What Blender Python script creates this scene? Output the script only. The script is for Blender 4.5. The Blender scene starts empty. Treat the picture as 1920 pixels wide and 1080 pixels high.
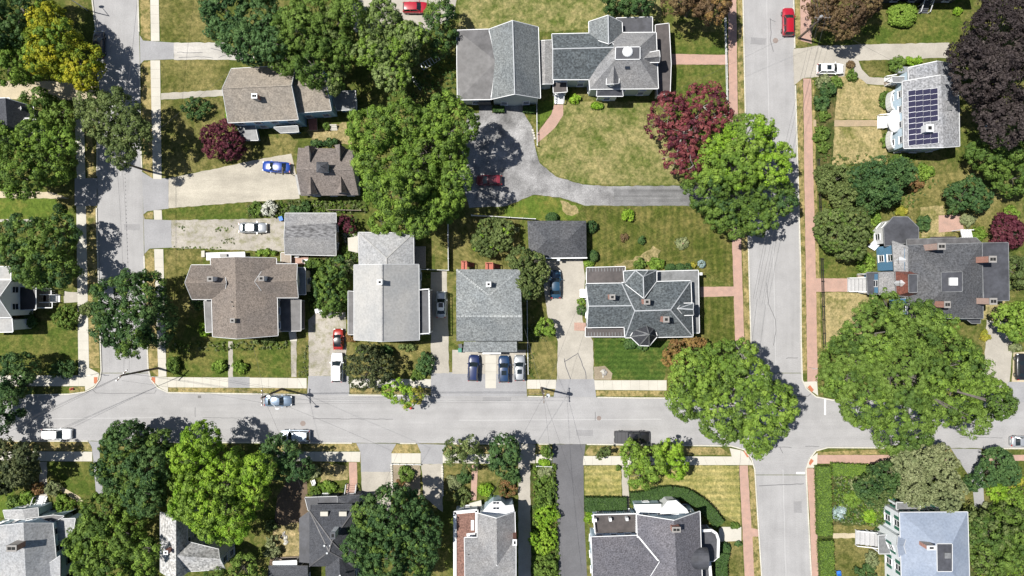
import bpy, math, random
import numpy as np
from mathutils import Vector, Matrix
from math import radians as R

sc = bpy.context.scene
col = sc.collection
# ------------------------------------------------------------------ camera, sky, sun, exposure
S, H = 0.09, 125.0          # metres per photo pixel on the ground, camera height
cam_d = bpy.data.cameras.new("camera"); cam = bpy.data.objects.new("camera", cam_d); col.objects.link(cam)
cam.location = (0, 0, H); cam.rotation_euler = (0, 0, 0)
cam_d.sensor_width = 36; cam_d.lens = 36 / (2 * (960 * S / H)); cam_d.clip_start = 1; cam_d.clip_end = 3000
sc.camera = cam
SUN_EL = R(64); sdx, sdy = 0.97, -0.243      # direction in which shadows fall
w = bpy.data.worlds.new("World"); sc.world = w; w.use_nodes = True
nt = w.node_tree; bg = nt.nodes["Background"]
sky = nt.nodes.new("ShaderNodeTexSky"); sky.sky_type = 'NISHITA'; sky.sun_disc = False
sky.sun_elevation = SUN_EL; sky.sun_rotation = math.atan2(-sdx, -sdy)
nt.links.new(sky.outputs[0], bg.inputs[0]); bg.inputs[1].default_value = 0.062
sun_d = bpy.data.lights.new("sun", 'SUN'); sun_d.energy = 5.0; sun_d.angle = R(0.5); sun_d.color = (1, .96, .89)
sun = bpy.data.objects.new("sun", sun_d); col.objects.link(sun); sun.location = (-60, 20, 120)
sun.rotation_euler = Vector((sdx * math.cos(SUN_EL), sdy * math.cos(SUN_EL), -math.sin(SUN_EL))).to_track_quat('-Z', 'Y').to_euler()
sc.view_settings.view_transform = 'Standard'; sc.view_settings.look = 'None'
sc.view_settings.exposure = 0.66; sc.view_settings.gamma = 1; sc.view_settings.use_curve_mapping = False

def P(px, py, z=0.0):
    k = S * (1 - z / H); return Vector(((px - 960) * k, (540 - py) * k, z))
rng = random.Random(7)

# ------------------------------------------------------------------ materials
def newmat(name):
    m = bpy.data.materials.new(name); m.use_nodes = True
    return m, m.node_tree, m.node_tree.nodes["Principled BSDF"]
def nd(nt, t, **k):
    n = nt.nodes.new(t)
    for a, b in k.items():
        if a.startswith('i_'): n.inputs[a[2:].replace('_', ' ')].default_value = b
        else: setattr(n, a, b)
    return n
def pos(nt, scale=None, rot=0):
    g = nt.nodes.new("ShaderNodeNewGeometry"); o = g.outputs["Position"]
    if scale or rot:
        mp = nt.nodes.new("ShaderNodeMapping"); mp.inputs["Scale"].default_value = scale or (1, 1, 1); mp.inputs["Rotation"].default_value = (0, 0, rot)
        nt.links.new(o, mp.inputs[0]); o = mp.outputs[0]
    return o
def noise(nt, vec, scale, detail=3, rough=.55):
    n = nd(nt, "ShaderNodeTexNoise", i_Scale=scale, i_Detail=detail, i_Roughness=rough)
    nt.links.new(vec, n.inputs["Vector"]); return n.outputs[0]
def ramp(nt, f, stops):
    r = nt.nodes.new("ShaderNodeValToRGB"); e = r.color_ramp.elements
    while len(e) < len(stops): e.new(.5)
    for x, (p, c) in zip(e, stops): x.position = p; x.color = (*c, 1)
    nt.links.new(f, r.inputs[0]); return r.outputs[0]
def mix(nt, f, a, b, mode='MIX'):
    m = nt.nodes.new("ShaderNodeMix"); m.data_type = 'RGBA'; m.blend_type = mode
    if hasattr(f, 'links'): nt.links.new(f, m.inputs[0])
    else: m.inputs[0].default_value = f
    for s, i in ((a, 6), (b, 7)):
        if hasattr(s, 'links'): nt.links.new(s, m.inputs[i])
        else: m.inputs[i].default_value = (*s, 1)
    return m.outputs[2]
def sc3(c, k): return tuple(min(1, x * k) for x in c)
def bump(nt, b, h, strength=.4, dist=.05):
    n = nd(nt, "ShaderNodeBump", i_Strength=strength, i_Distance=dist); nt.links.new(h, n.inputs["Height"]); nt.links.new(n.outputs[0], b.inputs["Normal"])
def mat(name, c, rough=.8, var=.2, scale=2.5, big=.12, metallic=0, bmp=0, stretch=None, rot=0):
    m, nt, b = newmat(name); v = pos(nt, stretch, rot)
    f = noise(nt, v, scale, 4, .65)
    cc = ramp(nt, f, [(.3, sc3(c, 1 - var)), (.7, sc3(c, 1 + var))])
    if big:
        g = noise(nt, pos(nt), .35, 3); cc = mix(nt, 1, cc, ramp(nt, g, [(.3, (1 - big,) * 3), (.7, (1 + big * .6,) * 3)]), 'MULTIPLY')
    nt.links.new(cc, b.inputs["Base Color"]); b.inputs["Roughness"].default_value = rough; b.inputs["Metallic"].default_value = metallic
    if bmp: bump(nt, b, f, bmp)
    return m
def flat_mat(name, c, rough=.5, metallic=0, coat=0):
    m, nt, b = newmat(name); b.inputs["Base Color"].default_value = (*c, 1); b.inputs["Roughness"].default_value = rough
    b.inputs["Metallic"].default_value = metallic; b.inputs["Coat Weight"].default_value = coat; return m
def shingle(name, c, var=.3, worm=6, patch=.22):
    "asphalt shingles or slates: tab-sized speckle in courses, faint weathering"
    m, nt, b = newmat(name); v = pos(nt)
    f = noise(nt, v, worm, 2, .6); f2 = noise(nt, v, 1.6, 5, .7); f3 = noise(nt, v, .25, 3)
    cc = ramp(nt, f, [(.32, sc3(c, 1 - var)), (.68, sc3(c, 1 + var))])
    cc = mix(nt, 1, cc, ramp(nt, f2, [(.3, (1 - patch,) * 3), (.72, (1 + patch,) * 3)]), 'MULTIPLY')
    cc = mix(nt, 1, cc, ramp(nt, f3, [(.35, (.88, .89, .9)), (.65, (1.08, 1.06, 1.03))]), 'MULTIPLY')
    nt.links.new(cc, b.inputs["Base Color"]); b.inputs["Roughness"].default_value = .85; b.inputs["Specular IOR Level"].default_value = .25
    bump(nt, b, f, .5, .03); return m
def grass(name, green, dry, amount=.5, soft=.14, stripes=None, patch=.22):
    m, nt, b = newmat(name); v = pos(nt)
    f = noise(nt, v, patch, 5, .68); g = noise(nt, v, 1.1, 4, .7); h = noise(nt, v, 4.5, 4, .8)
    k = nd(nt, "ShaderNodeMath", operation='ADD'); nt.links.new(f, k.inputs[0])
    k2 = nd(nt, "ShaderNodeMath", operation='MULTIPLY'); nt.links.new(g, k2.inputs[0]); k2.inputs[1].default_value = .45; nt.links.new(k2.outputs[0], k.inputs[1])
    t = .725 + (.5 - amount) * .5; soft = soft * .62
    cc = ramp(nt, k.outputs[0], [(t - soft, green), (t + soft, dry)])
    cc = mix(nt, 1, cc, ramp(nt, h, [(.3, (.5, .53, .45)), (.7, (1.42, 1.4, 1.36))]), 'MULTIPLY')
    cc = mix(nt, 1, cc, ramp(nt, g, [(.3, (.74, .79, .74)), (.7, (1.27, 1.22, 1.2))]), 'MULTIPLY')
    cc = mix(nt, 1, cc, ramp(nt, noise(nt, v, 2.3, 4, .8), [(.34, (.78, .8, .74)), (.66, (1.2, 1.18, 1.16))]), 'MULTIPLY')
    if stripes:
        wv = nd(nt, "ShaderNodeTexWave", wave_type='BANDS', bands_direction=stripes[0], i_Scale=stripes[1], i_Distortion=1.2, i_Detail=2)
        nt.links.new(v, wv.inputs[0]); cc = mix(nt, 1, cc, ramp(nt, wv.outputs[1], [(.2, (.87, .9, .88)), (.8, (1.12, 1.1, 1.08))]), 'MULTIPLY')
    nt.links.new(cc, b.inputs["Base Color"]); b.inputs["Roughness"].default_value = .95; b.inputs["Specular IOR Level"].default_value = .1
    bump(nt, b, h, .8, .06); return m
def paving(name, c, blot=.12, speck=.14, streak=None, warm=None, wamt=.5, sk=.86):
    m, nt, b = newmat(name); v = pos(nt)
    f = noise(nt, v, 6, 4, .75); g = noise(nt, v, .3, 5, .6)
    cc = ramp(nt, f, [(.3, sc3(c, 1 - speck)), (.7, sc3(c, 1 + speck))])
    cc = mix(nt, 1, cc, ramp(nt, g, [(.32, (1 - blot,) * 3), (.68, (1 + blot,) * 3)]), 'MULTIPLY')
    if warm: cc = mix(nt, ramp(nt, noise(nt, v, .8, 5, .7), [(.52 - wamt * .2, (0, 0, 0)), (.75, (1, 1, 1))]), cc, warm)
    if streak:
        s = noise(nt, pos(nt, streak), 1, 4, .65); cc = mix(nt, 1, cc, ramp(nt, s, [(.34, (sk,) * 3), (.66, (1.0 + (1 - sk) * .7,) * 3)]), 'MULTIPLY')
    nt.links.new(cc, b.inputs["Base Color"]); b.inputs["Roughness"].default_value = .9; b.inputs["Specular IOR Level"].default_value = .2
    bump(nt, b, f, .25, .02); return m
def brick_paving(name, c1, c2, mortar, sc=4.4, rot=0):
    m, nt, b = newmat(name); v = pos(nt, None, rot) if rot else pos(nt)
    br = nd(nt, "ShaderNodeTexBrick", i_Scale=sc, i_Color1=(*c1, 1), i_Color2=(*c2, 1), i_Mortar=(*mortar, 1)); br.inputs["Mortar Size"].default_value = .03
    nt.links.new(v, br.inputs[0]); cc = mix(nt, 1, br.outputs[0], ramp(nt, noise(nt, v, .8, 5, .7), [(.3, (.84, .86, .87)), (.7, (1.14, 1.1, 1.1))]), 'MULTIPLY')
    nt.links.new(cc, b.inputs["Base Color"]); b.inputs["Roughness"].default_value = .9; return m
def leafmat(name, trans=.3):
    m, nt, b = newmat(name)
    a = nd(nt, "ShaderNodeAttribute", attribute_name="tint"); nt.links.new(a.outputs[0], b.inputs["Base Color"])
    b.inputs["Roughness"].default_value = .6; b.inputs["Specular IOR Level"].default_value = .18
    t = nt.nodes.new("ShaderNodeBsdfTranslucent"); nt.links.new(a.outputs[0], t.inputs[0])
    mx = nt.nodes.new("ShaderNodeMixShader"); mx.inputs[0].default_value = trans
    out = nt.nodes["Material Output"]; nt.links.new(b.outputs[0], mx.inputs[1]); nt.links.new(t.outputs[0], mx.inputs[2]); nt.links.new(mx.outputs[0], out.inputs[0]); return m

M = {}
M['leaf'] = leafmat('leaf')
M['bark'] = mat('bark', (.095, .085, .075), var=.35, scale=5)
M['bark_pale'] = mat('bark_pale', (.3, .28, .26), var=.3, scale=5)
M['white'] = mat('white_paint', (.6, .61, .62), .55, .05, 4, .05)
M['trim'] = mat('trim_paint', (.5, .51, .52), .5, .06, 4, .06)
M['glass'] = flat_mat('window_glass', (.015, .02, .03), .06)
M['black'] = flat_mat('black_paint', (.012, .012, .013), .45)
M['flue'] = flat_mat('soot', (.01, .01, .01), .95)
M['iron'] = flat_mat('wrought_iron', (.02, .02, .02), .5)
M['brick'] = brick_paving('chimney_brick', (.36, .14, .09), (.28, .11, .08), (.4, .36, .32), 4.5)
M['step_grey'] = mat('grey_step_paint', (.36, .36, .365), .7, .1, 4)
M['red_wood'] = mat('red_stained_wood', (.36, .11, .075), .75, .25, 6, .15)
M['wood'] = mat('weathered_wood', (.26, .22, .18), .85, .25, 6)
M['pole_wood'] = mat('pole_wood', (.12, .09, .07), .9, .3, 6)
M['wire'] = flat_mat('cable', (.05, .05, .055), .6)
M['metal'] = flat_mat('galvanised_metal', (.45, .47, .48), .4, .7)
M['concrete_wall'] = mat('plain_concrete', (.22, .21, .2), .9, .12, 3)
for n, c in dict(blue=(.27, .45, .62), deepblue=(.09, .21, .34), paleblue=(.42, .52, .6), whitewall=(.62, .65, .68), cream=(.55, .5, .4), grey=(.33, .36, .38), sage=(.36, .41, .41), tan=(.42, .36, .27), dark=(.05, .055, .065), brown=(.17, .07, .055)).items():
    M['w_' + n] = mat('siding_' + n, c, .7, .08, 5, .08, stretch=(.3, .3, 6))
for n, a in dict(tan=((.225, .2, .172), .26, 4), brown=((.15, .128, .113), .36, 5), taupe=((.155, .135, .125), .36, 5), grey=((.165, .178, .184), .4, 4), light=((.29, .29, .288), .1, 3, .07), pale=((.215, .22, .235), .42, 3.5), ash=((.26, .265, .275), .22, 4), weathered=((.32, .32, .32), .5, 2.6, .3), slategrey=((.072, .075, .083), .4, 4),
                 slate=((.078, .09, .098), .45, 3.2), slatelight=((.145, .158, .165), .4, 4), charcoal=((.05, .053, .062), .34, 5), violetgrey=((.105, .103, .118), .45, 5), silver=((.205, .205, .21), .3, 5), steelblue=((.2, .235, .3), .1, 3, .06), rust=((.155, .088, .072), .4, 4)).items():
    M['r_' + n] = shingle('shingle_' + n, *a)
for n, c in dict(dark=(.045, .047, .056), brown=(.052, .044, .043), grey=(.15, .155, .16), black=(.02, .02, .024), midgrey=(.082, .08, .083)).items():
    M['m_' + n] = mat('membrane_' + n, c, .6, .3, 1.2, .28)
M['copper_rust'] = mat('rusted_copper', (.2, .07, .05), .6, .4, 3, .3)
M['ridge'] = mat('ridge_flashing', (.3, .315, .33), .45, .12, 3)
M['solar'] = flat_mat('solar_cell', (.026, .025, .05), .1)
M['solar_frame'] = flat_mat('panel_frame', (.6, .61, .63), .35, .4)

# ------------------------------------------------------------------ mesh helpers
LOC = {}
def link(o, parent=None, kind=None):
    col.objects.link(o)
    if parent is not None: o.parent = parent
    if kind: o['kind'] = kind
    return o
def tag(o, label=None, cat=None, group=None, kind=None):
    if label: o['label'] = label
    if cat: o['category'] = cat
    if group: o['group'] = group
    if kind: o['kind'] = kind
    return o
def empty(name, loc, label, cat, group=None, rz=0):
    o = bpy.data.objects.new(name, None); o.empty_display_size = .3; col.objects.link(o); o.location = loc; o.rotation_euler = (0, 0, rz)
    LOC[o.name] = Vector(loc); return tag(o, label, cat, group)
class MB:
    def __init__(s): s.v = []; s.f = []; s.m = []
    def add(s, vs, fs, mi=0):
        n = len(s.v); s.v += [tuple(x) for x in vs]; s.f += [tuple(n + i for i in f) for f in fs]; s.m += [mi] * len(fs); return s
    def prism(s, poly, z0, z1, mi=0, inz=None):
        n = len(poly); a = sum(poly[i][0] * poly[(i + 1) % n][1] - poly[(i + 1) % n][0] * poly[i][1] for i in range(n))
        if a < 0: poly = poly[::-1]
        vs = [(p[0], p[1], z0) for p in poly] + [(p[0], p[1], z1) for p in poly]
        return s.add(vs, [tuple(range(n, 2 * n))] + [(i, (i + 1) % n, n + (i + 1) % n, n + i) for i in range(n)] + [tuple(range(n - 1, -1, -1))], mi)
    def box(s, c, sx, sy, sz, rz=0, mi=0):
        "box resting with its base centre at c"
        ca, sa = math.cos(rz), math.sin(rz); q = [(-1, -1), (1, -1), (1, 1), (-1, 1)]
        return s.prism([(c[0] + ca * a * sx / 2 - sa * b * sy / 2, c[1] + sa * a * sx / 2 + ca * b * sy / 2) for a, b in q], c[2], c[2] + sz, mi)
    def bar(s, p, q, wd, ht, mi=0):
        p, q = Vector(p), Vector(q); d = (q - p)
        if d.length < 1e-4: return s
        d.normalize(); up = Vector((0, 0, 1)) if abs(d.z) < .95 else Vector((1, 0, 0))
        a = d.cross(up).normalized(); b = a.cross(d).normalized(); a *= wd / 2; b *= ht / 2
        vs = [p - a - b, p + a - b, p + a + b, p - a + b, q - a - b, q + a - b, q + a + b, q - a + b]
        return s.add(vs, [(0, 1, 2, 3)[::-1], (4, 5, 6, 7)[::-1][::-1], (0, 1, 5, 4), (1, 2, 6, 5), (2, 3, 7, 6), (3, 0, 4, 7)], mi)
    def tube(s, pts, rad, n=8, mi=0, cap=True):
        pts = [Vector(p) for p in pts]; rad = rad if isinstance(rad, (list, tuple)) else [rad] * len(pts); vs = []; fs = []
        for i, p in enumerate(pts):
            d = (pts[min(i + 1, len(pts) - 1)] - pts[max(i - 1, 0)]).normalized(); up = Vector((0, 0, 1)) if abs(d.z) < .9 else Vector((1, 0, 0))
            a = d.cross(up).normalized(); b = a.cross(d)
            vs += [p + (a * math.cos(t) + b * math.sin(t)) * rad[i] for t in (2 * math.pi * k / n for k in range(n))]
        for i in range(len(pts) - 1):
            for k in range(n): fs.append((i * n + k, i * n + (k + 1) % n, (i + 1) * n + (k + 1) % n, (i + 1) * n + k))
        if cap: fs += [tuple(range(n))[::-1], tuple(range((len(pts) - 1) * n, len(pts) * n))]
        return s.add(vs, fs, mi)
    def cyl(s, c, r, h, n=16, mi=0, r2=None): return s.tube([c, (c[0], c[1], c[2] + h)], [r, r if r2 is None else r2], n, mi)
    def dome(s, c, rx, ry, rz, nu=16, nv=6, mi=0):
        vs = []; fs = []
        for j in range(nv):
            t = math.pi / 2 * j / nv
            vs += [(c[0] + rx * math.cos(t) * math.cos(u), c[1] + ry * math.cos(t) * math.sin(u), c[2] + rz * math.sin(t)) for u in (2 * math.pi * k / nu for k in range(nu))]
        vs.append((c[0], c[1], c[2] + rz))
        for j in range(nv - 1):
            for k in range(nu): fs.append((j * nu + k, j * nu + (k + 1) % nu, (j + 1) * nu + (k + 1) % nu, (j + 1) * nu + k))
        fs += [((nv - 1) * nu + k, (nv - 1) * nu + (k + 1) % nu, nv * nu) for k in range(nu)]
        return s.add(vs, fs, mi)
    def build(s, name, mats, parent=None, local=False, kind=None, smooth=False, origin=None):
        mats = mats if isinstance(mats, (list, tuple)) else [mats]
        if local: o0 = Vector((0, 0, 0))
        elif parent is not None: o0 = LOC[parent.name]
        elif origin is not None: o0 = Vector(origin)
        else:
            xs = np.array(s.v); lo, hi = xs.min(0), xs.max(0); o0 = Vector(((lo[0] + hi[0]) / 2, (lo[1] + hi[1]) / 2, lo[2]))
        me = bpy.data.meshes.new(name); me.from_pydata([(x[0] - o0.x, x[1] - o0.y, x[2] - o0.z) for x in s.v], [], s.f)
        for m in mats: me.materials.append(m)
        if len(mats) > 1: me.polygons.foreach_set('material_index', s.m)
        if smooth: me.polygons.foreach_set('use_smooth', [True] * len(s.f))
        me.update(); o = bpy.data.objects.new(name, me); link(o, parent, kind)
        if parent is None and not local: o.location = o0
        LOC[o.name] = o0; return o
# ------------------------------------------------------------------ setting: ground, roads, lawns, paths
G = {}
G['base'] = grass('grass_base', (.066, .082, .02), (.128, .116, .046), .42)
G['verge'] = grass('grass_verge', (.09, .095, .03), (.235, .19, .095), .62, patch=.5)
G['drylawn'] = grass('grass_dry', (.075, .098, .024), (.205, .182, .09), .52, .22)
G['tanlawn'] = grass('grass_tan', (.12, .122, .04), (.26, .215, .12), .7, .18)
G['mown'] = grass('grass_mown', (.055, .07, .015), (.125, .112, .042), .42, .24, ('X', .28))
G['richmown'] = grass('grass_rich', (.042, .075, .016), (.085, .098, .028), .3, .2, ('Y', .35))
G['green'] = grass('grass_green', (.055, .082, .016), (.115, .112, .036), .42, .2)
G['bright'] = grass('grass_bright', (.075, .112, .02), (.135, .13, .036), .3, .2)
G['olive'] = grass('grass_olive', (.068, .076, .02), (.16, .14, .06), .52, .24)
G['palelawn'] = grass('grass_pale', (.17, .165, .055), (.27, .235, .11), .5, .25, ('Y', .3))
M['road'] = paving('old_asphalt', (.29, .288, .296), .08, .1)
M['road_ns'] = paving('old_asphalt_worn', (.265, .262, .264), .085, .13, (.7, .03, 1), sk=.93)
M['road_ew'] = paving('old_asphalt_wheeltracks', (.265, .262, .264), .085, .13, (.03, .7, 1), sk=.93)
M['apron'] = paving('grey_asphalt', (.235, .235, .243), .1, .12)
M['drive'] = paving('patched_asphalt', (.2, .198, .2), .45, .4, (.25, .25, 1))
M['drive_tracks'] = paving('tracked_asphalt', (.15, .15, .152), .25, .25, (.02, .75, 1), sk=.62)
M['drive_new'] = paving('new_asphalt', (.1, .1, .107), .1, .15)
M['gravel'] = paving('pale_gravel', (.33, .305, .255), .12, .18, (.08, .5, 1))
M['gravel_grey'] = paving('grey_gravel', (.285, .265, .235), .16, .2, (.08, .5, 1), (.13, .13, .05), .25)
M['conc'] = paving('pale_concrete', (.4, .383, .338), .08, .06)
M['conc_old'] = paving('old_concrete', (.3, .28, .245), .14, .12)
M['conc_crack'] = paving('cracked_concrete', (.35, .335, .31), .15, .15, (.15, .8, 1))
M['kerb'] = paving('granite_kerb', (.42, .405, .36), .1, .25)
M['brickwalk'] = brick_paving('brick_walk', (.36, .215, .168), (.29, .18, .142), (.31, .24, .2), 4)
M['brickdust'] = brick_paving('dusty_brick_walk', (.33, .24, .175), (.27, .2, .135), (.22, .2, .1), 3)
M['tactile'] = paving('tactile_red', (.33, .12, .065), .1, .15)
M['tar'] = flat_mat('tar_seal', (.085, .085, .09), .7)
M['soil'] = paving('bare_soil', (.24, .2, .145), .25, .2)
M['sand'] = paving('sandy_ground', (.36, .31, .22), .15, .15)
M['gardengreen'] = grass('garden_soil_green', (.045, .06, .018), (.1, .085, .04), .35)
M['dirt'] = grass('worn_lawn', (.11, .1, .04), (.27, .22, .13), .6, .3, patch=.6)
M['mulch'] = paving('bark_mulch', (.11, .08, .055), .2, .3)
M['whitepaint'] = paving('road_paint', (.62, .62, .61), .1, .15)

def rough(poly, amp, step=7):
    r = random.Random(int(poly[0][0] * 3 + poly[0][1])); out = []
    for a, b in zip(poly, poly[1:] + poly[:1]):
        a, b = Vector(a), Vector(b); L_ = (b - a).length; k = max(1, min(60, int(L_ / step))); n = Vector((-(b - a).y, (b - a).x)).normalized() if L_ > 0 else Vector((0, 0))
        out += [tuple(a.lerp(b, i / k) + n * r.uniform(-amp, amp) * (1 if i else .3)) for i in range(k)]
    return out
def sheet(name, poly, z, m, z0=-.05, parent=None):
    if name in ('lawn', 'verge', 'garden_bed', 'dirt_patch') and len(poly) < 16: poly = rough(poly, 1.0 if name in ('lawn', 'garden_bed') else .7 if name == 'verge' else 3)
    elif name in ('driveway', 'path') and m.name in ('pale_gravel', 'grey_gravel', 'old_concrete', 'cracked_concrete', 'sandy_ground', 'patched_asphalt', 'tracked_asphalt'): poly = rough(poly, .8)
    elif name in ('brick_sidewalk', 'brick_path'): poly = rough(poly, .35)
    return MB().prism([P(x, y, z)[:2] for x, y in poly], z0, z, 0).build(name, m, parent, kind=None if parent else 'structure')
g = MB(); g.prism([(-1600, -1600), (1600, -1600), (1600, 1600), (-1600, 1600)], -1, 0); g.build('ground', G['base'], kind='structure')
road = sheet('road', [(-6000, 700), (8000, 700), (8000, 890), (-6000, 890)], .012, M['road_ew'], -.5)
road1 = sheet('road', [(120, -6000), (330, -6000), (330, 699), (120, 699)], .012, M['road_ns'], -.5)
sheet('road', [(1340, -6000), (1560, -6000), (1560, 699), (1340, 699)], .012, M['road_ns'], -.5)
sheet('road', [(1360, 891), (1590, 891), (1590, 6000), (1360, 6000)], .012, M['road_ns'], -.5)
k1 = [(168, -6000), (173, 0), (184, 90), (183, 240), (181, 400), (187, 600), (190, 695), (187, 712), (177, 726), (160, 735), (130, 739), (0, 742), (-6000, 748)]
k2 = [(255, -6000), (259, 0), (262, 110), (263, 240), (267, 340), (270, 470), (274, 600), (278, 690), (283, 712), (296, 727), (315, 736), (575, 740), (900, 742), (1200, 746), (1360, 747), (1392, 735), (1406, 712), (1408, 640), (1404, 500), (1400, 330), (1396, 150), (1393, 0), (1388, -6000)]
k3 = [(1484, -6000), (1488, 0), (1490, 90), (1491, 150), (1496, 330), (1501, 500), (1502, 640), (1504, 712), (1512, 729), (1530, 744), (1560, 750), (1920, 752), (8000, 756)]
k4 = [(-6000, 829), (0, 827), (165, 827), (300, 829), (900, 832), (1100, 833), (1370, 836), (1395, 843), (1409, 860), (1415, 880), (1420, 960), (1428, 1080), (1446, 6000)]
k5 = [(1530, 6000), (1521, 1080), (1515, 960), (1511, 880), (1518, 860), (1530, 845), (1552, 839), (1920, 841), (8000, 843)]
BL = [k1 + [(-6000, -6000)], k2, k3 + [(8000, -6000)], k4 + [(-6000, 6000)], k5 + [(8000, 6000)]]
for b in BL: sheet('verge', b, .10, G['base'])

import itertools
LN = itertools.count()
def lawn(poly, m, z=.104): return sheet('lawn', poly, z + .0002 * next(LN), G[m])
L = [
 ([(299, -40), (385, -40), (400, 79), (302, 77)], 'olive'), ([(302, 113), (430, 110), (432, 172), (304, 174)], 'olive'), ([(304, 189), (425, 182), (430, 250), (560, 262), (545, 292), (400, 316), (305, 334)], 'olive'),
 ([(306, 393), (460, 379), (462, 411), (306, 412)], 'green'), ([(309, 468), (380, 466), (382, 500), (340, 640), (313, 700)], 'olive'), ([(318, 638), (431, 640), (428, 706), (314, 706)], 'green'), ([(437, 640), (545, 640), (545, 706), (437, 706)], 'green'),
 ([(860, -60), (1240, -60), (1240, 40), (1030, 60), (860, 56)], 'drylawn'), ([(1250, 122), (1365, 122), (1367, 300), (1250, 330)], 'green'), ([(1250, 60), (1364, 60), (1364, 101), (1262, 101)], 'green'), ([(1060, 190), (1215, 190), (1260, 250), (1290, 346), (1150, 347), (1090, 344), (1040, 328), (1012, 303), (1005, 270)], 'drylawn'), ([(1010, 188), (1040, 190), (1034, 214), (1007, 244)], 'bright'),
 ([(950, 388), (1000, 366), (1050, 372), (1090, 388), (1075, 412), (990, 412), (942, 405)], 'bright'), ([(1090, 387), (1374, 388), (1377, 537), (1310, 505), (1100, 500), (1102, 415)], 'mown'), ([(1314, 557), (1379, 557), (1382, 655), (1314, 640)], 'mown'), ([(1114, 633), (1260, 640), (1245, 712), (1114, 712)], 'richmown'), ([(985, 640), (1042, 640), (1044, 711), (986, 711)], 'olive'), ([(845, 410), (975, 410), (975, 505), (845, 505)], 'olive'), ([(816, 470), (840, 470), (840, 505), (816, 505)], 'olive'), ([(742, 640), (806, 640), (806, 709), (740, 709)], 'olive'),
 ([(1525, 112), (1590, 116), (1605, 142), (1628, 160), (1662, 163), (1664, 223), (1540, 224)], 'tanlawn'), ([(1540, 238), (1650, 238), (1668, 300), (1560, 312)], 'tanlawn'), ([(1540, 50), (1690, 45), (1790, -40), (1840, -40), (1790, 80), (1530, 82)], 'green'), ([(1612, 112), (1660, 113), (1660, 143), (1630, 143)], 'olive'), ([(1540, 492), (1640, 492), (1640, 520), (1540, 521)], 'green'), ([(1540, 548), (1640, 548), (1620, 640), (1545, 655)], 'tanlawn'), ([(1680, 330), (1900, 320), (1890, 450), (1720, 440)], 'olive'), ([(1725, 388), (1770, 385), (1772, 445), (1728, 445)], 'tanlawn'), ([(1845, 560), (1885, 560), (1880, 600), (1842, 600)], 'tanlawn'),
 ([(1096, 874), (1165, 873), (1166, 932), (1096, 936)], 'palelawn'), ([(1182, 874), (1385, 873), (1389, 985), (1345, 960), (1290, 915), (1182, 922)], 'palelawn'), ([(1345, 1015), (1390, 1015), (1396, 1120), (1370, 1120)], 'olive'), ([(1562, 960), (1660, 960), (1650, 1090), (1565, 1090)], 'olive'), ([(98, 866), (176, 866), (178, 922), (150, 935), (95, 905)], 'green'), ([(-40, 905), (25, 905), (25, 970), (-40, 970)], 'bright'),
 ([(-60, 372), (100, 370), (112, 385), (140, 405), (60, 412), (-60, 410)], 'bright'), ([(-60, 420), (30, 420), (20, 500), (-60, 500)], 'olive'), ([(85, 600), (146, 600), (149, 700), (-40, 702), (-40, 625)], 'green'), ([(108, 226), (138, 226), (140, 335), (80, 335)], 'green'),
 ([(606, 867), (652, 867), (650, 872), (606, 873)], 'green'), ([(832, 872), (884, 872), (882, 940), (834, 940)], 'olive'), ([(897, 872), (930, 872), (930, 900), (896, 905)], 'olive'), ([(650, 640), (740, 640), (740, 709), (656, 709)], 'olive')]
for p, m in L: lawn(p, m)
VG = [[(183, 330), (163, 200), (159, 200), (164, 340)], [(160, 375), (180, 375), (186, 690), (168, 690)], [(262, -40), (280, -40), (282, 75), (264, 66)], [(265, 118), (283, 114), (286, 334), (268, 320)], [(271, 408), (276, 399), (287, 397), (287, 411)], [(272, 475), (280, 468), (289, 467), (297, 706), (279, 690)],
      [(316, 726), (574, 728), (574, 738), (316, 735)], [(656, 727), (808, 728), (808, 740), (656, 738)], [(910, 729), (930, 729), (930, 740), (910, 740)], [(990, 730), (1041, 730), (1038, 741), (992, 740)], [(1118, 732), (1245, 733), (1245, 743), (1118, 743)], [(130, 726), (159, 726), (159, 734), (130, 737)],
      [(-20, 829), (165, 829), (171, 838), (173, 846), (-20, 845)], [(520, 831), (668, 831), (676, 846), (520, 846)], [(736, 845), (742, 833), (782, 833), (788, 847), (788, 850), (735, 850)], [(832, 848), (838, 835), (960, 836), (960, 850), (832, 850)], [(1006, 835), (1034, 836), (1034, 850), (1006, 850)], [(1098, 848), (1105, 836), (1350, 839), (1372, 853), (1098, 854)],
      [(1383, -60), (1392, -60), (1398, 250), (1402, 470), (1407, 640), (1397, 660), (1384, 190)], [(1491, -40), (1500, -40), (1500, 75), (1491, 85)], [(1493, 152), (1505, 147), (1507, 300), (1513, 700), (1505, 700), (1497, 330)], [(1522, 150), (1526, 150), (1540, 640), (1533, 700), (1526, 350)], [(1404, 874), (1414, 880), (1421, 960), (1424, 1000), (1409, 1000)], [(1409, 1006), (1424, 1006), (1430, 1090), (1414, 1090)], [(1535, 848), (1660, 842), (1660, 852), (1532, 853)], [(1760, 842), (1785, 843), (1783, 853), (1760, 853)]]
for i_, p in enumerate(VG): sheet('verge', p, .107 + .00005 * i_, G['verge'])
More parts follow.
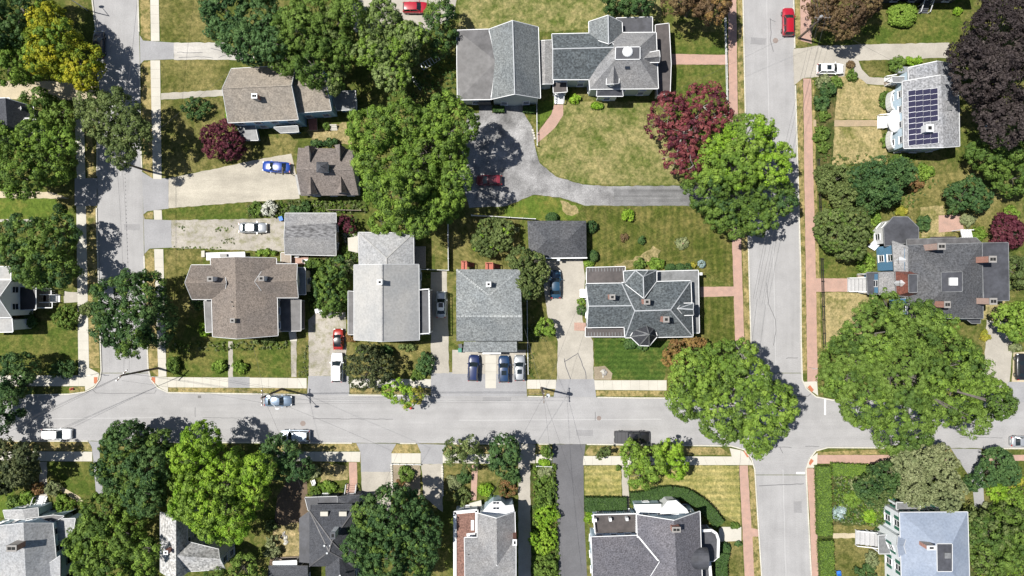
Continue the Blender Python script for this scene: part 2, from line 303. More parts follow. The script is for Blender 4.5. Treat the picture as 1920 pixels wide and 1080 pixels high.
SP = [('driveway', [(262, 66), (268, 76), (326, 80), (326, 111), (270, 113), (263, 120)], 'apron', .112), ('driveway', [(326, 80), (420, 80), (480, 108), (470, 112), (326, 112)], 'conc_crack', .116),
 ('driveway', [(266, 322), (287, 335), (316, 334), (316, 391), (276, 396), (269, 402)], 'apron', .112), ('driveway', [(316, 334), (400, 317), (500, 296), (546, 288), (556, 330), (562, 372), (460, 379), (316, 390)], 'gravel', .116),
 ('driveway', [(269, 402), (271, 411), (321, 413), (322, 464), (280, 466), (271, 476)], 'apron', .108), ('driveway', [(321, 413), (440, 411), (540, 408), (540, 472), (322, 465)], 'gravel_grey', .112),
 ('driveway', [(578, 600), (594, 585), (648, 585), (650, 705), (579, 705)], 'gravel_grey', .112), ('driveway', [(578, 705), (655, 705), (655, 741), (576, 741)], 'apron', .116),
 ('driveway', [(808, 510), (838, 508), (842, 700), (808, 700)], 'conc_old', .112), ('driveway', [(808, 698), (986, 698), (988, 743), (808, 743)], 'apron', .108), ('parking_pad', [(848, 656), (986, 656), (986, 701), (848, 701)], 'conc_old', .116),
 ('driveway', [(1046, 640), (1026, 590), (1018, 520), (1022, 488), (1092, 486), (1097, 520), (1092, 600), (1112, 640), (1113, 712), (1044, 712)], 'conc_old', .112), ('driveway', [(1044, 711), (1114, 711), (1118, 745), (1038, 744)], 'apron', .116),
 ('driveway', [(880, 212), (898, 212), (898, 196), (923, 196), (923, 212), (946, 212), (946, 196), (980, 196), (982, 212), (998, 238), (1003, 275), (1012, 306), (1042, 331), (1092, 346), (1150, 349), (1152, 386), (1095, 385), (1050, 370), (1000, 365), (950, 386), (880, 390), (862, 330), (868, 250)], 'drive', .112), ('driveway', [(1150, 349), (1290, 348), (1404, 346), (1404, 386), (1152, 386)], 'drive_tracks', .112),
 ('driveway', [(1488, 92), (1530, 86), (1640, 83), (1780, 80), (1780, 108), (1660, 112), (1612, 114), (1586, 118), (1583, 143), (1530, 144), (1505, 147), (1489, 160)], 'conc_old', .112),
 ('driveway', [(1036, 833), (1098, 833), (1094, 865), (1036, 865)], 'drive_new', .112), ('driveway', [(1036, 865), (1094, 865), (1095, 960), (1103, 1130), (1046, 1130), (1042, 920)], 'drive_new', .113),
 ('driveway', [(668, 831), (743, 832), (734, 848), (734, 885), (677, 885), (676, 848)], 'apron', .112), ('driveway', [(677, 885), (734, 885), (731, 1000), (679, 950)], 'conc_old', .113),
 ('driveway', [(782, 832), (838, 834), (830, 850), (830, 870), (790, 870), (789, 848)], 'apron', .112), ('driveway', [(790, 870), (830, 870), (830, 960), (794, 930)], 'conc_old', .113),
 ('driveway', [(165, 827), (187, 828), (187, 870), (194, 930), (180, 925), (175, 862), (172, 838)], 'apron', .112), ('driveway', [(965, 832), (1004, 834), (1003, 870), (994, 1130), (972, 1130), (972, 870)], 'conc_old', .112),
 ('driveway', [(1850, 600), (1902, 606), (1895, 690), (1888, 752), (1835, 752), (1845, 690)], 'conc_old', .112), ('driveway', [(1900, 660), (2010, 660), (2010, 720), (1897, 718)], 'sand', .112), ('driveway', [(1890, 716), (2010, 716), (2010, 755), (1885, 754)], 'apron', .116), ('driveway', [(1783, 841), (1840, 842), (1846, 955), (1828, 955), (1822, 900), (1802, 870)], 'apron', .112),
 ('driveway', [(-60, 150), (90, 152), (185, 158), (185, 188), (90, 188), (-60, 184)], 'sand', .112), ('path', [(-60, 357), (95, 360), (130, 372), (60, 372), (-60, 369)], 'sand', .112), ('driveway', [(140, 334), (182, 334), (181, 386), (140, 386)], 'apron', .108), ('path', [(-60, 411), (65, 411), (65, 416), (-60, 417)], 'conc_old', .116),
 ('driveway', [(660, -60), (870, -60), (850, 30), (805, 60), (790, 80), (770, 40), (660, 62)], 'conc_old', .112), ('driveway', [(520, 930), (560, 870), (575, 860), (580, 1100), (500, 1100)], 'mulch', .108),
 ('path', [(302, 175), (418, 168), (418, 180), (302, 187)], 'conc_old', .112), ('path', [(428, 640), (436, 640), (437, 707), (428, 707)], 'conc_old', .112), ('path', [(545, 640), (556, 640), (556, 707), (546, 707)], 'gravel_grey', .112), ('path', [(1165, 873), (1178, 873), (1180, 955), (1168, 955)], 'conc_old', .112), ('path', [(120, 546), (147, 548), (147, 566), (120, 568)], 'conc_old', .112), ('path', [(74, 866), (88, 866), (88, 930), (73, 930)], 'conc_old', .112), ('path', [(98, 903), (150, 932), (156, 940), (146, 940), (95, 910)], 'sand', .116), ('path', [(1352, 988), (1390, 988), (1390, 1014), (1350, 1016)], 'conc', .112), ('path', [(1590, 113), (1609, 112), (1616, 130), (1630, 144), (1662, 147), (1662, 160), (1625, 157), (1603, 140)], 'conc_old', .116), ('path', [(1562, 1000), (1606, 1000), (1606, 1009), (1562, 1009)], 'sand', .108),
 ('brick_path', [(1006, 252), (1034, 214), (1039, 196), (1056, 196), (1056, 216), (1040, 240), (1009, 267)], 'brickwalk', .116), ('brick_path', [(1258, 101), (1365, 103), (1365, 121), (1258, 121)], 'brickwalk', .116), ('brick_path', [(1313, 538), (1378, 537), (1378, 555), (1313, 557)], 'brickwalk', .116), ('brick_path', [(1528, 522), (1592, 522), (1592, 547), (1528, 547)], 'brickwalk', .116), ('brick_path', [(1525, 225), (1650, 225), (1650, 237), (1525, 237)], 'brickdust', .116), ('brick_path', [(885, 872), (896, 872), (893, 938), (882, 938)], 'brickwalk', .116), ('brick_path', [(654, 867), (669, 867), (670, 910), (655, 910)], 'brickwalk', .116), ('patio', [(1760, 404), (1800, 402), (1808, 432), (1760, 436)], 'brickwalk', .116), ('patio', [(545, 482), (578, 480), (578, 496), (545, 496)], 'brickwalk', .12),
 ('brick_sidewalk', [(1364, -60), (1380, -60), (1383, 190), (1389, 430), (1396, 655), (1379, 655), (1372, 430), (1367, 190)], 'brickwalk', .12), ('brick_sidewalk', [(1500, -40), (1519, -40), (1522, 82), (1501, 76)], 'brickwalk', .12), ('brick_sidewalk', [(1506, 147), (1521, 147), (1525, 320), (1530, 520), (1533, 716), (1514, 716), (1511, 520), (1508, 320)], 'brickwalk', .12), ('brick_sidewalk', [(1530, 853), (1660, 853), (1790, 853), (1790, 870), (1532, 869)], 'brickwalk', .12), ('brick_sidewalk', [(1842, 853), (2000, 853), (2000, 864), (1842, 864)], 'brickwalk', .12), ('brick_sidewalk', [(1512, 878), (1528, 878), (1537, 1130), (1524, 1130), (1518, 960)], 'brickwalk', .12), ('brick_sidewalk', [(1386, 873), (1402, 873), (1409, 990), (1422, 993), (1423, 1006), (1411, 1006), (1416, 1130), (1399, 1130)], 'brickwalk', .12),
 ('garden_bed', [(465, 380), (560, 374), (690, 374), (690, 400), (630, 402), (465, 410)], 'gardengreen', .12), ('garden_bed', [(640, 405), (670, 405), (672, 500), (640, 560), (580, 590), (570, 490)], 'gardengreen', .108), ('garden_bed', [(1530, 145), (1570, 145), (1560, 320), (1530, 320)], 'gardengreen', .12), ('dirt_patch', [(1200, 480), (1225, 460), (1240, 470), (1230, 495), (1160, 503), (1150, 497)], 'dirt', .108), ('dirt_patch', [(1050, 375), (1080, 385), (1085, 400), (1072, 405), (1055, 395)], 'dirt', .108), ('dirt_patch', [(600, 868), (652, 874), (652, 900), (600, 905)], 'dirt', .116), ('dirt_patch', [(520, 985), (560, 980), (562, 1060), (530, 1060), (505, 1010)], 'dirt', .116), ('dirt_patch', [(575, 245), (650, 230), (660, 270), (590, 272)], 'dirt', .112), ('patio', [(640, 437), (672, 440), (672, 476), (652, 474)], 'conc', .12), ('garden_bed', [(1525, 868), (1700, 872), (1690, 985), (1562, 985), (1562, 1100), (1528, 1100)], 'gardengreen', .112), ('garden_bed', [(1830, 960), (1990, 850), (1990, 1120), (1815, 1120)], 'gardengreen', .108), ('garden_bed', [(1113, 688), (1134, 686), (1148, 700), (1146, 712), (1114, 712)], 'soil', .116), ('garden_bed', [(994, 868), (1042, 868), (1050, 1120), (996, 1120)], 'gardengreen', .116), ('garden_bed', [(736, 870), (788, 870), (788, 930), (736, 920)], 'soil', .108)]
for i_, (n, p, m, z) in enumerate(SP): sheet(n, p, z + .00005 * i_ + .004, M[m])

# concrete sidewalks: separate flags with open joints, laid along a strip given by its two edges
slab_mesh_count = 0
def sidewalk(a0, a1, b0, b1, cut=()):
    "edge a from a0 to a1, edge b from b0 to b1 (photo pixels)"
    root = None; n = max(1, round((Vector(a1) - Vector(a0)).length / 17)); fl = []
    A0, A1, B0, B1 = [P(*q, .125) for q in (a0, a1, b0, b1)]
    base = MB().prism([A0[:2], A1[:2], B1[:2], B0[:2]], -.02, .121).build('sidewalk', M['conc_old'], kind='structure')
    for i in range(n):
        e = .05 / max(.3, (A1 - A0).length)
        t0, t1 = i / n + e / 2, (i + 1) / n - e / 2
        q = [A0.lerp(A1, t0), A0.lerp(A1, t1), B0.lerp(B1, t1), B0.lerp(B1, t0)]
        s = MB().prism([v[:2] for v in q], .08, .13 + rng.uniform(-.002, .003)).build('paving_slab', M['conc'] if rng.random() > .12 else M['conc2'], base)
M['conc2'] = paving('greyer_concrete', (.385, .37, .325), .1, .08)
SW = [((139, 190), (144, 335), (157, 190), (160, 335)), ((143, 386), (147, 690), (161, 386), (167, 690)), ((281, -40), (283, 77), (297, -40), (299, 77)), ((282, 113), (287, 336), (300, 113), (303, 336)), ((288, 394), (289, 412), (303, 394), (304, 412)), ((289, 467), (297, 706), (306, 467), (312, 706)),
      ((298, 707), (428, 708), (298, 726), (428, 727)), ((468, 708), (575, 709), (468, 727), (575, 728)), ((656, 710), (808, 711), (656, 727), (808, 727)), ((988, 712), (1043, 712), (988, 729), (1042, 729)), ((1114, 713), (1250, 713), (1116, 731), (1250, 732)), ((-20, 704), (147, 704), (-20, 724), (147, 724)), ((910, 666), (910, 728), (930, 666), (930, 728)),
      ((-20, 846), (173, 847), (-20, 864), (173, 865)), ((520, 847), (676, 847), (520, 864), (675, 866)), ((734, 850), (789, 850), (734, 868), (789, 869)), ((830, 851), (965, 852), (830, 868), (965, 870)), ((1005, 852), (1035, 852), (1005, 868), (1035, 868)), ((1094, 855), (1372, 856), (1093, 872), (1380, 872))]
for a in SW: sidewalk(*a)
sheet('path', [(428, 707), (468, 707), (468, 727), (428, 727)], .124, M['apron'])
corners = [[(147, 690), (167, 690), (186, 700), (184, 712), (176, 724), (160, 733), (159, 724), (147, 724)], [(280, 706), (297, 706), (313, 706), (298, 707), (298, 726), (315, 726), (315, 735), (298, 726), (285, 712)], [(1505, 716), (1532, 715), (1534, 742), (1514, 728)], [(1372, 856), (1368, 840), (1392, 845), (1406, 860), (1412, 872), (1380, 872)], [(1512, 877), (1514, 868), (1522, 857), (1533, 849), (1532, 870), (1528, 877)]]
for c in corners: sheet('sidewalk', c, .127, M['conc'])
for q in ([(176, 707), (183, 707), (182, 719), (176, 719)], [(284, 707), (291, 707), (291, 719), (285, 719)], [(1514, 726), (1519, 722), (1526, 731), (1522, 736)], [(1394, 846), (1400, 843), (1406, 855), (1401, 858)], [(1516, 868), (1521, 860), (1526, 864), (1519, 873)]):
    o = sheet('tactile_paving', q, .133, M['tactile'])

# granite kerbs: interrupted where the driveways cross
gaps = [(255, 60, 275, 122), (255, 318, 275, 404), (255, 405, 278, 478), (572, 730, 658, 750), (804, 730, 992, 752), (1034, 730, 1122, 752), (1395, 342, 1410, 390), (1480, 86, 1500, 162), (1032, 825, 1100, 840), (664, 825, 746, 840), (778, 825, 840, 840), (163, 820, 190, 835), (962, 825, 1006, 840), (1832, 745, 1892, 760), (1882, 745, 2010, 760), (1780, 835, 1842, 848), (175, 155, 190, 190), (170, 330, 190, 388)]
def kerb(pl):
    mb = MB(); n = 0
    for a, b in zip(pl, pl[1:]):
        a, b = Vector(a), Vector(b); k = max(1, round((b - a).length / 10))
        for i in range(k):
            p, q = a.lerp(b, i / k), a.lerp(b, (i + 1) / k); m = (p + q) / 2
            if any(x0 <= m.x <= x1 and y0 <= m.y <= y1 for x0, y0, x1, y1 in gaps) or not (-150 < m.x < 2100 and -150 < m.y < 1250): continue
            e = (q - p).normalized() * .15
            mb.bar(P(*(p + e), .075), P(*(q - e * .3), .075), .2, .145)
    return mb.build('kerb', M['kerb'], kind='structure')
for k in (k1, k2, k3, k4, k5): kerb(k)

# tar-sealed cracks and worn paint on the road: thin strips
def strip(name, pts, wd, z, m, parent=None):
    mb = MB(); pts = [P(*p, z) for p in pts]; ls = []; rs = []
    for i, p in enumerate(pts):
        d = (pts[min(i + 1, len(pts) - 1)] - pts[max(0, i - 1)]).normalized(); n = Vector((-d.y, d.x, 0)) * wd / 2; ls.append(p + n); rs.append(p - n)
    n = len(pts); vs = ls + rs
    mb.add(vs, [(i, n + i, n + i + 1, i + 1) for i in range(n - 1)]); return mb.build(name, m, parent, kind='structure' if parent is None else None)
def wob(pts, amp=1.0, step=6):
    out = []
    for a, b in zip(pts, pts[1:]):
        a, b = Vector(a), Vector(b); k = max(1, int((b - a).length / step)); d = (b - a).normalized(); n = Vector((-d.y, d.x))
        for i in range(k): out.append(tuple(a.lerp(b, i / k) + n * rng.uniform(-amp, amp) * (1 if 0 < i else 0)))
    return out + [tuple(pts[-1])]
for pts, wd in [([(587, 785), (737, 786)], .1), ([(380, 783), (460, 784)], .08), ([(1444, 34), (1446, 60), (1444, 75), (1450, 97)], .12), ([(1444, 36), (1454, 41)], .1), ([(1437, 530), (1441, 570), (1454, 600), (1455, 620), (1450, 648)], .1), ([(1474, 672), (1478, 671), (1496, 671)], .12), ([(1478, 743), (1515, 743), (1522, 737)], .12), ([(1452, 838), (1484, 839)], .1), ([(1462, 838), (1468, 850)], .1), ([(1510, 837), (1536, 837)], .1), ([(1423, 911), (1507, 907)], .13), ([(174, 731), (180, 737), (214, 738), (290, 737), (293, 731)], .1), ([(366, 764), (366, 782)], .1), ([(1116, 773), (1116, 789)], .11), ([(1880, 821), (1800, 820)], .08)]:
    strip('crack_seal', wob(pts, .5), wd * .8, .02, M['tar'])
for pts in ([(1058, 678), (1084, 662), (1092, 685), (1097, 695), (1099, 711)], [(1058, 672), (1061, 688), (1065, 698), (1070, 711)]): strip('crack_seal', wob(pts, .8), .13, .121, M['tar'])
for pts in ([(332, 98), (360, 99), (380, 98)], [(395, 90), (415, 96), (440, 93), (450, 104)], [(335, 108), (370, 106), (400, 109)], [(410, 108), (430, 100), (455, 96)]): strip('crack_seal', wob(pts, .8), .09, .124, M['tar'])
strip('road_marking', [(1547, 748), (1547, 778)], .3, .02, M['whitepaint']); strip('road_marking', [(1493, 887), (1509, 887)], .35, .02, M['whitepaint'])
for i in range(24): strip('joint_mark', [(234 + i * .25, 318 + i * 7.5), (234.1 + i * .25, 320.5 + i * 7.5)], .12, .02, M['tar'])
for x, y, r, lab in ((1454, 76, 5, 'rusty manhole cover in the road beside the parked red car'), (568, 794, 5, 'worn manhole cover beside the white car in the main road'), (1123, 784, 4.3, 'rusty manhole cover near the black pickup truck')):
    o = MB().cyl(P(x, y, .0), r * S, .026, 20).build('manhole_cover', paving('rusty_iron_%d' % x, (.2, .165, .15), .15, .2)); tag(o, lab, 'manhole cover')
o = MB().box(P(374, 744, 0), .55, .45, .03).build('drain_grate', M['iron']); tag(o, 'small dark drain grate at the kerb opposite the white car', 'drain')

M['seam'] = paving('road_seam', (.31, .308, .31), .08, .1); M['patch'] = paving('road_patch', (.215, .213, .217), .1, .14)
for pts in ([(1437, -20), (1440, 150), (1444, 330)], [(1450, 470), (1455, 700)], [(230, 150), (226, 330)], [(860, 788), (1240, 786)], [(20, 786), (300, 783)], [(1468, 880), (1474, 1100)]): strip('joint_mark', wob(pts, .35, 12), .16, .016, M['seam'])
for q in ([(1408, 70), (1436, 72), (1435, 84), (1407, 83)], [(905, 745), (958, 745), (958, 752), (905, 752)], [(232, 420), (262, 421), (262, 432), (233, 431)], [(1080, 806), (1112, 806), (1112, 818), (1081, 817)], [(1488, 940), (1503, 940), (1504, 962), (1488, 961)]): sheet('road_patch', rough(q, .5, 5), .0165, M['patch'])
# ------------------------------------------------------------------ buildings
M['r_dark_worn'] = mat('shingle_worn_dark', (.135, .135, .14), .9, .85, 1.0, .2, stretch=(1.3, 4.2, 1))
class House:
    def __init__(s, px, py, label, cat='house', name='house', wall='grey', trim='trim', edge=None):
        s.root = empty(name, P(px, py, 0), label, cat); s.wallm = M['w_' + wall]; s.trim = M[trim]; s.tw = .1 if trim == 'white' else .07; s.edge = M[edge] if edge else s.trim; s.feet = []; s.walls = []; s.roof = None
    def wing(s, V, F, roof, wall=True, over=.4, wallm=None, name='roof', trim=True, th=.16, ridge=False, z0=0, win=True, posts=False, wallname='wall'):
        D = {}
        for it in V.split(';'):
            k, x, y, z = it.split(); D[k] = P(float(x), float(y), float(z))
        used = set(''.join(F.split())); D = {k: v for k, v in D.items() if k in used}
        keys = list(D); idx = {k: i for i, k in enumerate(keys)}; fs = []
        for f in F.split():
            q = [idx[c] for c in f]; pts = [D[c] for c in f]; n = Vector()
            for a, b in zip(pts, pts[1:] + pts[:1]): n += (a.xy.to_3d()).cross(b.xy.to_3d())
            if n.z <= 0: q = q[::-1]
            pl = [list(D.values())[i] for i in q]; nn = n.normalized() if n.z > 0 else -n.normalized()
            nn = sum(((pl[i].cross(pl[(i + 1) % len(pl)])) for i in range(len(pl))), Vector()).normalized()
            if len(q) > 3 and max(abs(nn.dot(v - pl[0])) for v in pl) > .004:
                k0 = 1 if len(q) == 4 and pl[1].z + pl[3].z > pl[0].z + pl[2].z else 0; q = q[k0:] + q[:k0]
                fs += [[q[0], q[i], q[i + 1]] for i in range(1, len(q) - 1) if (D[keys[q[i]]] - D[keys[q[0]]]).cross(D[keys[q[i + 1]]] - D[keys[q[0]]]).length > .3]
            else: fs.append(q)
        ed = {}
        for f in fs:
            for a, b in zip(f, f[1:] + f[:1]): ed[(a, b)] = 1
        nb = {a: b for a, b in ed if (b, a) not in ed}
        st = next(iter(nb)); loop = [st]
        while nb[loop[-1]] != st and len(loop) < 60: loop.append(nb[loop[-1]])
        vs = [D[k] for k in keys]; n = len(vs); mb = MB()
        mb.add(vs, fs, 0); mb.add([v - Vector((0, 0, th)) for v in vs], [f[::-1] for f in fs], 1)
        mb.f += [(a, b, b + n, a + n)[::-1] for a, b in zip(loop, loop[1:] + loop[:1])]; mb.m += [1] * len(loop)
        ro = mb.build(name, [M[roof], s.edge], s.root)
        if s.roof is None: s.roof = ro
        lp = [vs[i] for i in loop]
        if trim:
            tb = MB()
            for a, b in zip(lp, lp[1:] + lp[:1]):
                d = (b - a); o = Vector((d.y, -d.x, 0)).normalized() * .05; tb.bar(a + o + Vector((0, 0, -.04)), b + o + Vector((0, 0, -.04)), s.tw, .13)
            tb.build('eave_trim', s.edge, ro)
        if ridge:
            nr = lambda f: (vs[f[1]] - vs[f[0]]).cross(vs[f[2]] - vs[f[0]]).normalized()
            fe = {}
            for f in fs:
                for a, b in zip(f, f[1:] + f[:1]): fe[(a, b)] = nr(f)
            for a, b in fe:
                if (b, a) in fe and a < b and fe[(a, b)].dot(fe[(b, a)]) < .992:
                    zo = Vector((0, 0, .04)); MB().bar(vs[a] + zo, vs[b] + zo, .17, .08).build('ridge_cap', M['ridge'] if ridge is True else M[ridge], ro)
        inner = []; m = len(lp)
        for i in range(m):
            a, b, c = lp[i - 1], lp[i], lp[(i + 1) % m]
            d1 = (b - a).xy.normalized(); d2 = (c - b).xy.normalized(); n1 = Vector((-d1.y, d1.x)); n2 = Vector((-d2.y, d2.x)); k = n1 + n2
            k = k / max(.35, k.dot(n1)) * over if k.length > 1e-3 else n1 * over
            inner.append(Vector((b.x + k.x, b.y + k.y, b.z - th - .03)))
        s.feet.append((inner, min(v.z for v in inner)))
        if posts:
            pb = [MB().box((v.x, v.y, .6), .18, .18, v.z - .6) for v in inner]
            for p_ in pb: p_.build('post', s.trim, s.root)
            MB().prism([v[:2] for v in inner], 0, .6).build('porch_floor', M['wood'], s.root)
        elif wall:
            wb = MB(); m = len(inner); top = [tuple(v) for v in inner]; bot = [(v.x, v.y, z0) for v in inner]
            wb.add(top + bot, [(i, i + m, (i + 1) % m + m, (i + 1) % m) for i in range(m)])
            wo = wb.build(wallname, wallm or s.wallm, s.root)
            if win: s.walls.append((inner, wo, z0))
        return ro
    def gable(s, a1, a2, r1, r2, b1, b2, ze, zr, roof, **k):
        q = lambda n, p, z: f"{n} {p[0]} {p[1]} {z}"
        return s.wing(';'.join([q('A', a1, ze), q('B', a2, ze), q('R', r1, zr), q('S', r2, zr), q('C', b1, ze), q('D', b2, ze)]), 'ABSR RSDC', roof, **k)
    def flat(s, poly, z, roof, **k):
        zs = z if isinstance(z, (list, tuple)) else [z] * len(poly)
        ks = 'ABCDEFGHIJKLMNOP'[:len(poly)]
        return s.wing(';'.join(f"{c} {x} {y} {zz}" for c, (x, y), zz in zip(ks, poly, zs)), ks, roof, **k)
    def windows(s, w=.95, h=1.5, step=2.7, shutter=None, every=True, sill=True, zs=(1.7, 4.6)):
        for inner, wo, z0 in s.walls:
            m = len(inner)
            for i in range(m):
                a, b = inner[i], inner[(i + 1) % m]; d = (b - a).xy; Ln = d.length
                if Ln < 1.8: continue
                d = d / Ln; nrm = Vector((d.y, -d.x)); mid = ((a + b) / 2).xy
                if nrm.dot(-mid.normalized()) < .12: continue
                for zc in zs:
                    if min(a.z, b.z) < zc + .75: continue
                    n = max(1, int(Ln / step))
                    for j in range(n):
                        p = a.xy + d * Ln * (j + .5) / n; t = p + nrm * .3
                        if any(zt > zc and inside(t, ft) for ft, zt in s.feet): continue
                        window(s, p, d, nrm, zc, w, h, shutter)
    def chimney(s, px, py, zb, zt, w=.75, d=.6, m='brick', flues=1, cap='concrete_wall'):
        c = P(px, py, zt); mb = MB(); mb.box((c.x, c.y, zb), w, d, zt - zb)
        o = mb.build('chimney', M[m], s.root)
        mb = MB(); mb.box((c.x, c.y, zt - .02), w + .1, d + .1, .12); mb.build('chimney_cap', M[cap] if cap else M[m], o)
        for i in range(flues): MB().box((c.x + (i - (flues - 1) / 2) * w * .42, c.y, zt + .1), w * .34 if flues > 1 else w * .5, d * .5, .06).build('flue', M['flue'], o)
    def steps(s, x0, y0, x1, y1, z, way, n=6, m='white', rail=True, sides=True):
        "flight filling the photo rectangle; 'way' = side where it is high (N S E W)"
        a, b = P(x0, y0, z * .5), P(x1, y1, z * .5); xs = sorted((a.x, b.x)); ys = sorted((a.y, b.y)); mb = MB()
        for i in range(n):
            t0, t1 = i / n, (i + 1) / n; zz = z * (i + 1) / n
            if way in 'EW':
                u0, u1 = (xs[0] + (xs[1] - xs[0]) * t0, xs[0] + (xs[1] - xs[0]) * t1) if way == 'E' else (xs[1] - (xs[1] - xs[0]) * t0, xs[1] - (xs[1] - xs[0]) * t1); r = [(u0, ys[0]), (u1, ys[0]), (u1, ys[1]), (u0, ys[1])]
            else:
                u0, u1 = (ys[0] + (ys[1] - ys[0]) * t0, ys[0] + (ys[1] - ys[0]) * t1) if way == 'N' else (ys[1] - (ys[1] - ys[0]) * t0, ys[1] - (ys[1] - ys[0]) * t1); r = [(xs[0], u0), (xs[1], u0), (xs[1], u1), (xs[0], u1)]
            MB().prism(r, 0 if i == 0 else zz - .3, zz).build('step', M[m], s.root)
        if rail:
            for k in (0, 1):
                rb = MB()
                if way in 'EW':
                    y = ys[k] + (-.06, .06)[k]; e0, e1 = (xs[0], xs[1]) if way == 'E' else (xs[1], xs[0]); p, q = Vector((e0, y, 1.0)), Vector((e1, y, z + 1.0))
                else:
                    x = xs[k] + (-.06, .06)[k]; e0, e1 = (ys[0], ys[1]) if way == 'N' else (ys[1], ys[0]); p, q = Vector((x, e0, 1.0)), Vector((x, e1, z + 1.0))
                rb.bar(p, q, .12, .1)
                for t in (0, .5, 1): v = p.lerp(q, t); rb.box((v.x, v.y, 0), .1, .1, v.z)
                rb.build('handrail', s.trim, s.root)
def inside(p, poly):
    c = False; n = len(poly)
    for i in range(n):
        a, b = poly[i], poly[i - 1]
        if (a.y > p.y) != (b.y > p.y) and p.x < (b.x - a.x) * (p.y - a.y) / (b.y - a.y) + a.x: c = not c
    return c
def window(h, p, d, n, zc, w=.95, ht=1.5, shutter=None):
    p3 = Vector((p.x, p.y, zc)); d3 = Vector((d.x, d.y, 0)); n3 = Vector((n.x, n.y, 0)); up = Vector((0, 0, 1)); mb = MB()
    q = lambda u, v, o: p3 + d3 * u + up * v + n3 * o
    f = .1
    for sgn in (-1, 1): mb.bar(q(sgn * (w / 2 + f / 2), -ht / 2 - f, .05), q(sgn * (w / 2 + f / 2), ht / 2 + f, .05), .12, .12)
    for v in (-ht / 2 - f / 2, 0, ht / 2 + f / 2): mb.bar(q(-w / 2, v, .05), q(w / 2, v, .05), .11 if v else .05, .1 if v else .05)
    mb.bar(q(-w / 2 - .18, -ht / 2 - .12, .1), q(w / 2 + .18, -ht / 2 - .12, .1), .22, .06)
    o = mb.build('window', h.trim, h.root)
    pb = MB(); pb.add([q(-w / 2, -ht / 2, .03), q(w / 2, -ht / 2, .03), q(w / 2, ht / 2, .03), q(-w / 2, ht / 2, .03)], [(0, 1, 2, 3)]); pb.build('pane', M['glass'], o)
    if shutter:
        for sgn in (-1, 1):
            u = sgn * (w / 2 + .42); sb = MB(); sb.bar(q(u, -ht / 2, .04), q(u, ht / 2, .04), .5, .07); sb.build('shutter', shutter, o)

# --- A: tan-roofed blue house, upper left
h = House(520, 185, 'blue house with a tan shingle roof and lower side wing above the maroon tree', wall='blue')
h.gable((434, 129), (554, 122), (417, 166), (546, 160), (428, 230), (559, 224), 5.9, 8.5, 'r_tan', ridge='r_tan', over=.15)
h.gable((540, 123), (600, 122), (536, 160), (612, 159), (551, 212), (621, 207), 5.0, 7.0, 'r_tan', ridge='r_tan', over=.15)
h.flat([(622, 173), (666, 170), (668, 205), (632, 207)], 3, 'm_grey')
h.flat([(443, 232), (477, 231), (484, 263), (456, 263)], 2.6, 'm_grey', wallm=M['w_paleblue'])
h.flat([(513, 239), (558, 236), (560, 247), (526, 249)], [3.6, 3.6, 3.0, 3.0], 'r_light', wallm=M['w_deepblue'])
h.flat([(577, 223), (594, 222), (595, 244), (580, 244)], 1.0, 'copper_rust', wallm=M['red_wood'], name='porch_roof', trim=False)
h.steps(619, 234, 632, 244, .8, 'N', 4, 'conc', rail=False)
h.chimney(477, 180, 6.5, 9.2, .8, .7, 'brick', 2, 'white'); h.windows(step=2.4)
# --- B: brown barn with dormers and cupola
h = House(612, 322, 'brown-roofed carriage barn with four dormers and a small cupola', 'barn', 'barn', 'grey')
h.gable((559, 277), (662, 279), (555, 317), (662, 318), (564, 367), (672, 366), 3.8, 6.6, 'r_taupe', ridge='r_taupe', trim=False)
for a1, a2, r1, r2, b1, b2 in (((571, 275), (578, 292), (579, 273), (581, 304), (592, 275), (584, 292)), ((627, 272), (634, 290), (637, 270), (637, 302), (648, 277), (640, 292)), ((575, 364), (580, 345), (583, 364), (582, 331), (596, 364), (586, 345)), ((631, 362), (635, 343), (640, 361), (639, 329), (652, 362), (643, 343))):
    h.gable(a1, a2, r1, r2, b1, b2, 4.6, 6.0, 'r_taupe', name='dormer', trim=False, over=.15, z0=3.8, wallname='dormer_wall', win=False)
c = P(605, 314, 7.5)
MB().box((c.x, c.y, 5.8), 1.5, 1.3, 1.9).build('cupola', M['w_paleblue'], h.root)
mb = MB(); mb.add([(c.x - .95, c.y - .85, 7.7), (c.x + .95, c.y - .85, 7.7), (c.x + .95, c.y + .85, 7.7), (c.x - .95, c.y + .85, 7.7), (c.x, c.y, 8.5)], [(0, 1, 4), (1, 2, 4), (2, 3, 4), (3, 0, 4), (3, 2, 1, 0)]); mb.build('cupola_roof', M['r_charcoal'], h.root)
MB().tube([(c.x, c.y, 8.45), (c.x, c.y, 9.3)], .04).build('weather_vane', M['iron'], h.root)
h.flat([(553, 328), (557, 327), (564, 365), (560, 365)], 2.2, 'r_light', wall=True, win=False, trim=False); h.windows(zs=(1.7,))
# --- C: grey garage with worn shingles
h = House(582, 440, 'grey garage with half its roof stripped to dark worn shingles', 'garage', 'garage', 'tan')
h.wing("A 535 400 2.6;B 630 400 2.6;M 534 424 3.55;N 630 418 3.3;O 629.6 422 3.5;R 533 445 4.3;S 629 445.5 4.3;C 534.5 477 2.6;D 630 479 2.6", "ABNM", 'r_silver', wall=False)
h.roof = None
h.wing("M 534 423.5 3.57;N 630 418 3.33;R 533 445 4.3;S 629 445.5 4.3", "MNSR", 'r_dark_worn', wall=False, trim=False)
h.wing("A 535 402 2.56;B 630 402 2.56;R 533 445 4.27;S 629 445.5 4.27;C 534.5 477 2.58;D 630 479 2.58", "ABSR RSDC", 'r_silver')
h.windows(zs=(1.5,))
